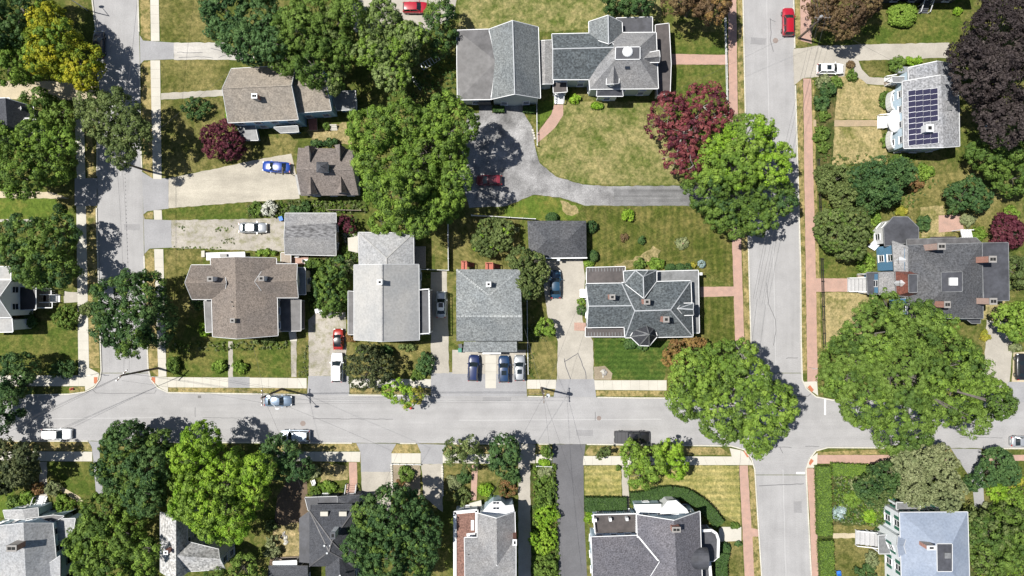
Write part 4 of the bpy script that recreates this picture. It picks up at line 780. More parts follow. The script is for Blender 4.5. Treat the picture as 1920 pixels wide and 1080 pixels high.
# --- S: left, upper
h = House(20, 220, 'slate grey house with small dormer windows behind the left-hand trees', wall='grey', trim='white')
h.wing("A -70 187 5;R 10 184 8.5;B 62 200 5;C 70 245 5;S 15 262 8.5;D -60 260 5", "ARSD RBCS", 'r_charcoal', over=.4)
for x, y in ((30, 203), (55, 228)): h.gable((x - 10, y - 6), (x + 8, y - 6), (x - 10, y), (x + 9, y), (x - 10, y + 6), (x + 8, y + 6), 6.2, 7, 'r_light', name='dormer', over=.1, z0=4.5, wallm=M['white'], wallname='dormer_wall')
h.flat([(-40, 186), (18, 184), (18, 200), (-40, 205)], 6.6, 'r_light', over=.2); h.windows()
# --- T: top right, mostly out of frame; its dark wall colour stands in for shade
h = House(1730, -25, 'house beyond the top edge, shade painted into its walls, with a white front stair', wall='dark', trim='white')
h.wing("A 1650 -90 5.5;B 1830 -90 5.5;R 1650 -50 8;S 1830 -50 8;C 1650 -14 5.5;D 1830 -14 5.5", "ABSR RSDC", 'r_charcoal'); h.windows()
h.steps(1727, -4, 1743, 22, 1.8, 'N', 9, 'w_dark')
# ------------------------------------------------------------------ trees, shrubs, hedges
PAL = dict(deep=[(.022, .05, .018), (.04, .078, .024), (.06, .1, .03)], blue=[(.026, .058, .022), (.046, .088, .029), (.068, .118, .038)], mid=[(.038, .07, .016), (.066, .108, .02), (.1, .15, .03)], bright=[(.06, .106, .017), (.096, .155, .023), (.14, .205, .034)], sagegreen=[(.075, .108, .034), (.11, .15, .048), (.15, .19, .07)], box=[(.026, .055, .014), (.04, .078, .02), (.055, .098, .025)],
 lime=[(.078, .15, .013), (.12, .205, .017), (.17, .25, .03)], yellow=[(.12, .14, .018), (.18, .18, .025), (.24, .21, .035)], gold=[(.06, .1, .012), (.17, .18, .013), (.27, .245, .018)], olive=[(.048, .07, .022), (.076, .102, .032), (.11, .138, .046)], sage=[(.09, .11, .05), (.13, .15, .07), (.17, .185, .095)],
 darkolive=[(.028, .04, .018), (.05, .062, .026), (.075, .085, .036)], maroon=[(.04, .01, .017), (.065, .016, .025), (.09, .028, .034)], red=[(.07, .018, .022), (.12, .03, .035), (.165, .055, .052)], bronze=[(.05, .034, .02), (.085, .055, .03), (.11, .08, .036)], purple=[(.019, .015, .016), (.034, .027, .027), (.052, .042, .04)], copper=[(.09, .055, .022), (.14, .082, .032), (.18, .12, .04)], white=[(.05, .08, .025), (.38, .38, .33), (.42, .43, .39)], paleblue=[(.13, .18, .17), (.2, .26, .26), (.27, .32, .32)], rust=[(.06, .075, .022), (.12, .07, .03), (.16, .09, .04)])
npr = np.random.default_rng(11)
def unit(a): return a / np.maximum(1e-6, np.linalg.norm(a, axis=1, keepdims=True))
def leaf_mesh(name, pos_, nrm, size, cols):
    n = len(pos_); t = unit(np.cross(nrm, npr.normal(size=(n, 3)))); b = np.cross(nrm, t); s = size[:, None]
    v = np.empty((n, 4, 3), np.float32); v[:, 0] = pos_ - t * s * .62; v[:, 1] = pos_ + b * s * .42 + nrm * s * .1 - t * s * .05; v[:, 2] = pos_ + t * s * .62 ; v[:, 3] = pos_ - b * s * .42 + nrm * s * .1 - t * s * .05
    me = bpy.data.meshes.new(name); me.vertices.add(4 * n); me.vertices.foreach_set('co', v.ravel()); me.loops.add(4 * n); me.loops.foreach_set('vertex_index', np.arange(4 * n, dtype=np.int32)); me.polygons.add(n); me.polygons.foreach_set('loop_start', np.arange(0, 4 * n, 4, dtype=np.int32))
    me.update(calc_edges=True); a = me.attributes.new('tint', 'FLOAT_COLOR', 'FACE'); c = np.ones((n, 4), np.float32); c[:, :3] = np.clip(cols, 0, 1); a.data.foreach_set('color', c.ravel()); me.materials.append(M['leaf']); return me
def palcol(pal, k):
    p = np.array(PAL[pal]); k = np.clip(k, 0, .999) * 2; i = k.astype(int); f = (k - i)[:, None]; return p[i] * (1 - f) + p[i + 1] * f
def bunches(lobes, br, fill, zmin=-.35):
    "points spread over the outer surface of a union of ellipsoids -> positions, outward directions, lobe index"
    C = np.array([l[:3] for l in lobes]); Rr = np.array([l[3:5] for l in lobes]); out = []
    for i, (c, r) in enumerate(zip(C, Rr)):
        n = max(5, int(fill * (1 - zmin) / 2 * 4 * (r[0] / br) ** 2 * .62)); d = unit(npr.normal(size=(n * 3, 3))); d = d[d[:, 2] > zmin][:n]
        k = 1 - .22 * npr.random(len(d)) ** 2; rr = np.array([r[0], r[0], r[1]]); sn = np.sin(d[:, 0] * rr[0] * 1.5 + c[0]) * np.sin(d[:, 1] * rr[0] * 1.7 + c[1]) * np.cos(d[:, 2] * 2 + c[2]); p = c + d * rr * (k + .1 * sn)[:, None]
        q = (p[:, None, :] - C[None]) / np.stack([Rr[:, 0], Rr[:, 0], Rr[:, 1]], 1)[None]; dist = np.linalg.norm(q, axis=2); dist[:, i] = 9
        keep = (dist.min(1) > .8) & ((sn > -.58) | (npr.random(len(d)) < .25)); out.append((p[keep], d[keep], np.full(keep.sum(), i)))
    return [np.concatenate(x) for x in zip(*out)]
def crown_arrays(lobes, pal, br, leaf, fill=1.0, per=None, hue=None, spread=.35, pal2=None):
    p, d, li = bunches(lobes, br, fill); nb = len(p); lob_h = npr.random(len(lobes)) if hue is None else np.array(hue)
    per = per or int(np.clip(13 * (br / leaf) ** 2 * .72, 16, 60)); hue_b = np.clip(lob_h[li] * .75 + npr.normal(.16, .17, nb), 0, 1)
    rb = br * npr.uniform(.55, 1.4, nb); B = np.repeat(np.arange(nb), per); dd = unit(npr.normal(size=(nb * per, 3)) + d[B] * .75 + np.array([0, 0, .45])); n = len(B)
    pos_ = p[B] + dd * (rb[B] * npr.uniform(.62, 1.05, n))[:, None]; nr = unit(dd + npr.normal(size=(n, 3)) * spread)
    cols = palcol(pal, hue_b[B] + npr.normal(0, .07, n))
    if pal2: m = (npr.random(nb) < np.where(npr.random(len(lobes))[li] < pal2[1] * 1.1, .75, pal2[1] * .25))[B]; cols[m] = palcol(pal2[0], npr.random(n))[m]
    cols = cols * 1.6 * npr.uniform(.84, 1.16, (n, 1)); return pos_, nr, leaf * npr.uniform(.7, 1.3, n), cols
def expand(lobes, k=7, lo=2.3, seed=0):
    r = random.Random(seed); out = []
    for x, y, z, a, b in lobes:
        if a < lo: out.append((x, y, z, a, b)); continue
        out.append((x, y, z, a * .88, b * .88))
        for i in range(k):
            t = 2 * math.pi * (i + r.random()) / k; u = r.uniform(.05, .9); q = a * r.uniform(.24, .44); hh = math.sqrt(max(0, 1 - u * u))
            out.append((x + math.cos(t) * a * .76 * u ** .5, y + math.sin(t) * a * .76 * u ** .5, z + b * .9 * hh * r.uniform(.4, 1.05), q, q * .95))
    return out
def tree(lobes, ht, pal, label, name='broadleaf_tree', br=.58, leaf=.235, fill=1.8, cat='tree', group=None, limbs=True, pale=False, pal2=None, flat=.98, spread=.2, hue=None, seed=None):
    ws = []; seed = seed or int(lobes[0][0] * 7 + lobes[0][1])
    for l in lobes:
        x, y, r = l[:3]; rr = r * S * .98; dz = l[3] if len(l) > 3 else npr.uniform(-.26, .1) * ht; rz = min(rr * flat, (ht + dz) * .47); zc = ht + dz - rz; c = P(x, y, zc); ws.append((c.x, c.y, c.z, rr, rz))
    A = np.array(ws); wt = A[:, 3] ** 2; cx, cy = (A[:, 0] * wt).sum() / wt.sum(), (A[:, 1] * wt).sum() / wt.sum()
    root = empty(name, (cx, cy, .1), label, cat, group); o0 = np.array(root.location)
    ex = expand(ws, seed=seed); a = crown_arrays(ex, pal, br, leaf, fill, pal2=pal2, spread=spread)
    core = [(x, y, z - .12 * b, r_ * .74, b * .74) for x, y, z, r_, b in ws]; b_ = crown_arrays(core, pal, br * 1.4, leaf * 2, 1.1 if fill > 1.2 else .35, per=14)
    me = leaf_mesh('crown', np.concatenate([a[0], b_[0]]) - o0, np.concatenate([a[1], b_[1]]), np.concatenate([a[2], b_[2]]), np.concatenate([a[3], b_[3]]))
    o = bpy.data.objects.new('crown', me); link(o, root)
    r = random.Random(seed); zt = min(ht * .35, min(w_[2] - w_[4] * .5 for w_ in ws)); zt = max(zt, ht * .15); tr = max(.1, ht * .022)
    mb = MB(); mb.tube([(cx, cy, 0), (cx, cy, .3), (cx + r.uniform(-.2, .2), cy + r.uniform(-.2, .2), zt)], [tr * 1.6, tr * 1.1, tr * .85], 8)
    for x, y, z, rr, rz in ws:
        m = ((cx + x) / 2 + r.uniform(-.4, .4), (cy + y) / 2 + r.uniform(-.4, .4), (zt + z) / 2 + .3); mb.tube([(cx, cy, zt - .2), m, (x, y, z - (0 if pale else rz * .2))], [tr * .7, tr * .45, tr * .22], 6) if True else None
        for k in range(5 if limbs else 2):
            t = r.uniform(0, 6.28); u = r.uniform(.35, .95); q = (x + math.cos(t) * rr * u, y + math.sin(t) * rr * u, z + rz * (.85 if pale else .35) * math.sqrt(1 - u * u * .9) + .1); mb.tube([m if k % 2 else (x, y, z), ((x + q[0]) / 2 + r.uniform(-.2, .2), (y + q[1]) / 2 + r.uniform(-.2, .2), (z + q[2]) / 2), q], [tr * .3, tr * .18, .02], 5)
    mb.build('trunk', M['bark_pale'] if pale else M['bark'], root); return root
def shrub(px, py, rx, ry, ht, pal, label, name='shrub', br=.3, leaf=.2, group=None, lobes=None, smooth=False, pal2=None, cat='shrub', spread=.3, fill=1.15):
    c = P(px, py, ht * .5); rx *= S; ry *= S; r = random.Random(int(px * 13 + py)); ls = []
    if smooth: ls = [(c.x, c.y, .1 + ht * .35, min(rx, ry), ht * .62)]
    else:
        m = min(rx, ry); ls.append((c.x, c.y, ht * .42, m * .8, ht * .5))
        for i in range(7 if m > .8 else 4):
            t = 2 * math.pi * (i + r.random() * .8) / 7; u = r.uniform(.4, .72); ls.append((c.x + math.cos(t) * rx * u, c.y + math.sin(t) * ry * u, ht * r.uniform(.35, .62), m * r.uniform(.3, .46), ht * r.uniform(.28, .38)))
    if smooth and abs(rx - ry) > .15:
        k = max(rx, ry) - min(rx, ry); dx, dy = (k, 0) if rx > ry else (0, k); ls += [(c.x + dx * s, c.y + dy * s, .1 + ht * .35, min(rx, ry), ht * .6) for s in (-1, -.5, .5, 1)]
    a = crown_arrays(ls, pal, br * (.6 if smooth else 1), leaf, fill * (1.3 if smooth else 1), pal2=pal2, spread=spread)
    core = [(x, y, z, q * .7, b * .7) for x, y, z, q, b in ls]; b_ = crown_arrays(core, pal, br * 1.3, leaf * 1.7, .7, per=12)
    o0 = np.array((c.x, c.y, .1)); me = leaf_mesh(name, np.concatenate([a[0], b_[0]]) - o0, np.concatenate([a[1], b_[1]]), np.concatenate([a[2], b_[2]]), np.concatenate([a[3], b_[3]]))
    st = bpy.data.objects.new(name, me); link(st); st.location = o0; tag(st, label, cat, group); LOC[st.name] = Vector(o0)
    mb = MB(); mb.tube([(c.x, c.y, -.05), (c.x + .05, c.y, ht * .5)], [.06, .03], 6); mb.build('stem', M['bark'], st); return st
def hedge(pts, wd, ht, pal, label, leaf=.17, group=None, fuzz=.2, name='clipped_hedge', pal2=None):
    "clipped box hedge along a photo polyline, width and height in metres"
    P3 = [P(x, y, ht) for x, y in pts]; ps = []; ns = []
    L_ = [0]
    for a, b in zip(P3, P3[1:]): L_.append(L_[-1] + (b - a).length)
    def at(s):
        for i in range(len(P3) - 1):
            if s <= L_[i + 1] or i == len(P3) - 2:
                t = (s - L_[i]) / (L_[i + 1] - L_[i]); p = P3[i].lerp(P3[i + 1], t); d = (P3[i + 1] - P3[i]).normalized(); return p, Vector((-d.y, d.x, 0))
    r = random.Random(int(pts[0][0] + pts[0][1])); n = int(L_[-1] * wd * 95)
    for i in range(n):
        p, nn = at(r.uniform(0, L_[-1])); ps.append(p + nn * r.uniform(-.5, .5) * wd + Vector((0, 0, r.uniform(-fuzz, fuzz * .5)))); ns.append((0, 0, 1))
    for i in range(int(L_[-1] * ht * 110)):
        p, nn = at(r.uniform(0, L_[-1])); s = r.choice((-1, 1)); ps.append(p + nn * s * (wd / 2 + r.uniform(-fuzz, fuzz * .4)) + Vector((0, 0, -r.uniform(0, ht)))); ns.append(tuple(nn * s))
    for e, dsg in ((0, -1), (L_[-1], 1)):
        p, nn = at(e); dv = Vector((nn.y, -nn.x, 0)) * dsg
        for i in range(int(wd * ht * 55)): ps.append(p + nn * r.uniform(-.5, .5) * wd + Vector((0, 0, -r.uniform(0, ht))) + dv * r.uniform(-.05, .05)); ns.append(tuple(dv))
    ps = np.array([tuple(p) for p in ps]); ns = np.array(ns, float); n = len(ps); nr = unit(ns + npr.normal(size=(n, 3)) * .38)
    nz = np.sin(ps[:, 0] * 1.9 + 1) * np.sin(ps[:, 1] * 2.3) * .2; cols = palcol(pal, .45 + nz + npr.normal(0, .18, n)) * 1.5
    if pal2: m = npr.random(n) < pal2[1]; cols[m] = palcol(pal2[0], npr.random(n))[m]
    c = at(L_[-1] / 2)[0]; o0 = np.array((c.x, c.y, .1)); me = leaf_mesh(name, ps - o0, nr, leaf * npr.uniform(.7, 1.3, n), cols); o = bpy.data.objects.new(name, me); link(o); o.location = o0; tag(o, label, 'hedge', group); LOC[o.name] = Vector(o0)
    mb = MB()
    for a, b in zip(P3, P3[1:]): mb.bar(a - Vector((0, 0, ht / 2 + .05)), b - Vector((0, 0, ht / 2 + .05)), wd - .2, ht - .16)
    k = mb.build('hedge_core', flat_mat('hedge_core_%d' % pts[0][0], sc3(PAL[pal][0], .8), .95), o); return o
def cover(poly, pals, ht, dens, name, leaf=.2, tuft=.22):
    "uncountable low planting"
    Q = [P(x, y, 0) for x, y in poly]; xs = [q.x for q in Q]; ys = [q.y for q in Q]; pts = []; r = random.Random(int(poly[0][0])); A = (max(xs) - min(xs)) * (max(ys) - min(ys))
    for i in range(int(A * dens)):
        v = Vector((r.uniform(min(xs), max(xs)), r.uniform(min(ys), max(ys))))
        if inside(v, Q): pts.append((v.x, v.y))
    nb = len(pts); per = 12; B = np.repeat(np.arange(nb), per); n = len(B); p = np.array(pts); hz = ht * npr.uniform(.3, 1, nb); d = unit(npr.normal(size=(n, 3)) + np.array([0, 0, .9]))
    ps = np.stack([p[B, 0], p[B, 1], hz[B]], 1) + d * tuft * npr.uniform(.4, 1.2, (n, 1)); ps[:, 2] = np.maximum(ps[:, 2], .13)
    ch = npr.integers(0, len(pals), nb); cols = np.zeros((n, 3)); kk = npr.random(nb)[B]
    for i, pl in enumerate(pals): m = ch[B] == i; cols[m] = palcol(pl, kk[m] * .7 + npr.random(m.sum()) * .3) * 1.4
    o0 = ps.mean(0) * np.array([1, 1, 0]); me = leaf_mesh(name, ps - o0, unit(d + npr.normal(size=(n, 3)) * .4), leaf * npr.uniform(.6, 1.4, n), cols); o = bpy.data.objects.new(name, me); link(o, kind='stuff'); o.location = o0; return o

T = tree
T([(5, 35, 62), (40, 15, 50), (-25, 70, 50), (45, 60, 35)], 13, 'deep', 'dark green tree at the upper left corner behind the yellow tree')
T([(95, 35, 32), (105, 75, 42), (85, 110, 32), (150, 118, 44), (160, 140, 28), (125, 95, 35)], 11, 'gold', 'tree with yellowing golden leaves beside the left street', pal2=('bright', .12))
T([(20, 85, 42), (50, 118, 42), (15, 130, 30), (65, 90, 28)], 9, 'bright', 'bright green tree left of the golden yellow tree')
T([(190, 205, 36), (225, 218, 42), (238, 262, 40), (185, 232, 24), (255, 245, 28), (225, 290, 22)], 11, 'olive', 'olive green street tree with bare grey branches showing, leaning over the left street', pale=True, fill=1.7)
T([(30, 300, 45), (70, 258, 36), (100, 308, 42), (50, 335, 34), (115, 270, 26), (20, 330, 30), (10, 260, 30)], 11, 'bright', 'large green tree over the pale side path at the left edge', pal2=('mid', .5))
T([(85, 208, 32), (115, 218, 26), (70, 190, 24)], 7, 'mid', 'mid-sized green tree at the end of the sandy drive on the left')
T([(50, 445, 42), (95, 455, 48), (70, 500, 42), (115, 505, 32), (30, 470, 30), (120, 430, 26)], 11, 'mid', 'spreading dark green tree left of the left street beside the pale blue house', pal2=('deep', .4))
T([(215, 560, 38), (262, 555, 50), (240, 605, 52), (290, 600, 46), (282, 540, 26), (215, 605, 30), (248, 645, 28), (240, 525, 16)], 12, 'deep', 'dark green street tree standing over the left street near the brown-roofed house', pal2=('mid', .2))
T([(15, 700, 38), (45, 690, 30), (15, 755, 36), (-10, 790, 30), (30, 720, 30)], 8, 'deep', 'very dark tree at the left edge shading the end of the main road')
T([(430, 30, 48), (485, 40, 55), (470, 88, 34), (440, 75, 28), (510, 85, 26), (410, 5, 30)], 14, 'blue', 'bluish green dense tree at the top beside the cracked concrete drive', br=.48, leaf=.25)
T([(560, 60, 50), (615, 50, 52), (590, 125, 42), (640, 100, 34), (535, 110, 30), (600, 10, 50), (648, 20, 26), (620, 150, 26)], 14, 'mid', 'large green tree overhanging the tan-roofed house', pal2=('olive', .12))
T([(715, 55, 44), (740, 90, 50), (735, 140, 36), (695, 100, 30), (770, 70, 28), (720, 25, 24)], 12, 'sagegreen', 'pale yellow-green feathery tree below the red car at the top', pal2=('bright', .5), pale=True, br=.45, leaf=.25)
T([(825, 28, 30), (828, 66, 25), (822, 90, 16)], 8, 'mid', 'slim green tree between the red car and the long carriage barn', pal2=('deep', .4))
T([(700, 248, 46), (760, 235, 48), (842, 230, 46), (800, 285, 56), (725, 310, 46), (780, 335, 46), (845, 290, 34), (735, 365, 38), (705, 350, 26), (690, 300, 30), (870, 235, 26), (858, 335, 26)], 16, 'bright', 'huge green tree in the middle of the upper yards behind the brown barn', pal2=('mid', .4))
T([(825, 385, 38), (790, 415, 30), (845, 370, 24), (810, 360, 30)], 11, 'bright', 'bright green tree just below the huge central tree, beside the white fence', pal2=('mid', .3))
T([(735, 400, 26), (715, 420, 20), (755, 415, 22)], 7, 'bright', 'small bright green tree behind the pale grey two-family house', pal2=('mid', .4))
T([(410, 258, 28), (432, 272, 26), (402, 278, 20), (425, 245, 20)], 6, 'maroon', 'small maroon-leaved tree beside the blue house', name='red_leaved_tree', br=.35, leaf=.22)
T([(1255, 210, 38), (1318, 200, 40), (1295, 255, 44), (1268, 295, 32), (1345, 218, 26), (1235, 235, 24), (1300, 310, 24)], 10, 'red', 'dark red tree with grey branches showing on the lawn of the big slate house', name='red_leaved_tree', pal2=('maroon', .3), pale=True, fill=1.05, br=.42, leaf=.24)
T([(1400, 255, 40), (1350, 290, 38), (1430, 292, 38), (1468, 288, 18), (1385, 310, 40), (1450, 318, 26), (1330, 320, 28)], 14, 'bright', 'bright green street tree over the right street next to the red tree', pal2=('lime', .2))
T([(1325, 362, 38), (1385, 378, 46), (1446, 362, 40), (1355, 405, 30), (1415, 412, 34), (1305, 345, 22), (1470, 380, 20), (1375, 430, 16)], 11, 'mid', 'darker green street tree spreading over the end of the curved drive', pal2=('deep', .25))
T([(1300, -8, 42), (1335, 8, 34), (1265, 0, 24)], 10, 'bronze', 'brown-leaved tree cut by the top edge beside the brick walk', pal2=('copper', .3), name='red_leaved_tree')
T([(1165, -5, 40), (1200, 2, 25)], 9, 'deep', 'dark green tree cut by the top edge behind the big slate house')
T([(1540, 8, 34), (1590, 18, 42), (1622, 5, 30), (1580, 45, 28), (1555, 35, 22)], 10, 'bronze', 'bronze-purple tree beside the utility pole at the top right', name='red_leaved_tree', br=.42, leaf=.24)
T([(1870, 75, 68), (1835, 140, 50), (1905, 165, 60), (1805, 110, 30), (1885, 20, 52), (1880, 235, 40), (1850, 200, 30)], 15, 'purple', 'very large blackish purple beech at the right edge', name='red_leaved_tree', br=.5, leaf=.26, spread=.6)
T([(1575, 435, 46), (1552, 420, 28), (1590, 462, 30), (1600, 415, 26)], 8, 'olive', 'rounded olive-green tree beside the iron fence and blue Victorian house', br=.38, leaf=.26, pal2=('mid', .3))
T([(1563, 340, 32), (1548, 330, 20), (1580, 365, 24)], 6, 'olive', 'olive conifer at the corner of the hedge left of the dark feathery conifer', name='conifer_tree', br=.3, leaf=.24, spread=.7)
T([(1638, 340, 40), (1660, 360, 28), (1612, 335, 26), (1685, 325, 28), (1630, 375, 22)], 8, 'blue', 'dark feathery conifer in the right-hand garden', name='conifer_tree', br=.32, leaf=.24, spread=.7, pal2=('deep', .3))
T([(1640, 625, 58), (1715, 612, 52), (1592, 680, 55), (1690, 695, 70), (1775, 670, 52), (1625, 755, 50), (1700, 785, 48), (1780, 745, 50), (1850, 745, 40), (1570, 715, 34), (1810, 690, 34), (1670, 820, 30), (1660, 570, 24), (1880, 760, 20), (1820, 790, 24)], 17, 'mid', 'enormous green oak covering the road corner at the right', pal2=('bright', .15))
T([(1300, 700, 46), (1355, 682, 44), (1405, 705, 36), (1285, 748, 36), (1365, 755, 52), (1440, 768, 44), (1420, 815, 30), (1348, 795, 34), (1458, 740, 24), (1390, 660, 22), (1420, 840, 16)], 15, 'bright', 'large light green street tree overhanging the crossing in the middle right', pal2=('mid', .4), pale=True)
T([(1190, 862, 26), (1222, 866, 28), (1200, 890, 24), (1180, 845, 16)], 8, 'bright', 'fresh green street tree beside the black pickup truck', pal2=('lime', .3))
T([(1255, 855, 24), (1268, 875, 20), (1258, 838, 16)], 7, 'lime', 'yellow-green street tree just right of the fresh green tree by the pickup')
T([(248, 838, 52), (255, 885, 58), (288, 868, 42), (218, 875, 34), (272, 925, 42), (300, 830, 24), (230, 820, 26)], 11, 'deep', 'dense dark green tree at the lower left beside the narrow drive', br=.48, leaf=.25, pal2=('mid', .35))
T([(380, 825, 36), (370, 895, 48), (425, 885, 50), (398, 950, 50), (465, 915, 42), (440, 970, 36), (418, 992, 26), (348, 945, 28), (485, 880, 28), (345, 860, 24)], 13, 'lime', 'tall bright green tree over the weathered silver house', pal2=('bright', .5))
T([(192, 960, 38), (228, 995, 50), (180, 1035, 46), (258, 1035, 44), (160, 1010, 30), (205, 1065, 40), (280, 1035, 20)], 9.5, 'mid', 'broad green tree at the bottom left above the light grey house', pal2=('bright', .4))
T([(458, 1062, 22), (400, 1084, 20), (475, 1078, 18)], 7, 'mid', 'dark green tree low at the bottom edge right of the silver house')
T([(528, 848, 32), (520, 870, 26), (555, 872, 24), (508, 836, 16), (570, 882, 16)], 9, 'deep', 'dark green street tree covering the rear of the white car', pal2=('blue', .3))
T([(740, 958, 52), (700, 1000, 50), (770, 1000, 52), (722, 1048, 50), (778, 1050, 42), (690, 960, 26), (800, 985, 26), (670, 1030, 26)], 13, 'deep', 'big round dark green tree beside the black-roofed house', br=.48, leaf=.25, pal2=('mid', .35))
T([(858, 842, 22), (880, 858, 24), (845, 852, 15), (880, 832, 14)], 7, 'olive', 'thin grey-green street tree on the verge left of the compact dark street tree', fill=1.3, pale=True)
T([(945, 842, 26), (950, 870, 24), (935, 860, 20), (958, 850, 18)], 8, 'deep', 'compact dark street tree beside the narrow concrete drive', br=.45, leaf=.28, pal2=('blue', .3))
T([(750, 732, 22), (772, 742, 20), (733, 730, 14), (765, 755, 12)], 6, 'lime', 'small yellow-green street tree leaning over the main road', pal2=('yellow', .2), fill=1.1)
T([(690, 678, 38), (718, 690, 28), (680, 705, 26), (665, 685, 20), (705, 715, 18)], 7, 'darkolive', 'dark olive conifer in front of the pale grey two-family house', name='conifer_tree', br=.32, leaf=.26, spread=.75, fill=.85)
T([(15, 855, 36), (42, 878, 32), (10, 898, 28), (50, 850, 20)], 8, 'darkolive', 'dark olive tree at the left edge below the main road', br=.4, leaf=.28)
T([(1892, 598, 26), (1915, 592, 24), (1905, 620, 18)], 7, 'bright', 'round bright green tree at the right edge beside the concrete drive', br=.45, leaf=.28)
T([(1720, 885, 48), (1755, 905, 44), (1698, 862, 28), (1745, 860, 34), (1710, 920, 28), (1775, 930, 24)], 9, 'sage', 'grey-green willow-like tree in front of the white house with green shutters', br=.36, leaf=.28, spread=.7)
T([(1800, 368, 26), (1832, 372, 24), (1820, 350, 20), (1790, 385, 16)], 6, 'deep', 'rounded dark green tree in the right-hand yard above the maroon bush', br=.36, leaf=.24)
T([(1862, 300, 36), (1898, 335, 34), (1890, 285, 30), (1840, 290, 24)], 9, 'mid', 'green tree at the right edge under the blackish purple beech')
T([(1645, 900, 30), (1625, 915, 22), (1665, 885, 22), (1640, 930, 20)], 6, 'deep', 'dark bushy conifer in the garden left of the grey-green willow-like tree', name='conifer_tree', br=.32, leaf=.24, spread=.7, pal2=('olive', .3))
T([(1870, 868, 30), (1885, 885, 24), (1852, 890, 22)], 6, 'blue', 'dark blue-green bush tree right of the short asphalt drive', name='conifer_tree', br=.32, leaf=.24, spread=.7)
T([(1850, 1000, 36), (1885, 975, 34), (1880, 1035, 36), (1845, 1045, 30), (1905, 1010, 30)], 8, 'mid', 'loose green tree right of the house with the blue-grey roof', pal2=('olive', .3))
T([(1830, 975, 22), (1822, 1000, 18), (1835, 1015, 18)], 6, 'olive', 'dull green bush tree against the right wall of the white house')
T([(920, 432, 24), (940, 448, 22), (905, 455, 20), (925, 460, 20), (945, 430, 18)], 5, 'olive', 'yellow-topped olive tree behind the centre house', pal2=('lime', .2), br=.4, leaf=.28)
T([(975, 487, 22), (988, 505, 22), (985, 530, 22), (1008, 510, 22), (978, 545, 18), (1000, 540, 16), (1002, 490, 16)], 7, 'olive', 'olive conifer clump between the centre house and the dark garage', name='conifer_tree', br=.34, leaf=.25, spread=.7, pal2=('deep', .1))
T([(1024, 612, 14), (1014, 618, 11), (1030, 622, 9)], 4, 'bright', 'small round bright green tree beside the concrete drive', br=.35, leaf=.24)
T([(1023, 845, 9), (1027, 852, 7)], 3, 'mid', 'tiny street tree at the mouth of the dark asphalt drive', br=.3, leaf=.2)
T([(1132, 850, 10), (1140, 845, 8), (1125, 856, 6)], 3.5, 'olive', 'thin grey-green sapling on the verge below the black pickup', br=.22, leaf=.18, fill=.5)
T([(612, 545, 22), (630, 530, 22), (618, 572, 22), (640, 560, 18), (600, 530, 16), (632, 500, 18), (615, 515, 18)], 6, 'mid', 'leafy green tree between the brown-roofed and pale grey houses', pal2=('deep', .4), br=.4, leaf=.28)
T([(1272, 662, 24), (1296, 652, 20), (1258, 672, 16), (1310, 648, 14)], 5, 'copper', 'copper-brown leaved bush tree beside the turreted house', name='red_leaved_tree', br=.34, leaf=.22, pal2=('rust', .4))
T([(1885, 425, 24), (1900, 440, 22), (1875, 445, 18)], 5, 'maroon', 'maroon-leaved tree behind the blue Victorian house', name='red_leaved_tree', br=.34, leaf=.22)
T([(650, 415, 14), (656, 428, 10)], 4, 'maroon', 'little maroon tree squeezed behind the grey garage', name='red_leaved_tree', br=.28, leaf=.2, fill=.7)
T([(1900, 500, 20), (1912, 520, 16)], 6, 'olive', 'olive tree at the right edge behind the flat black roof')

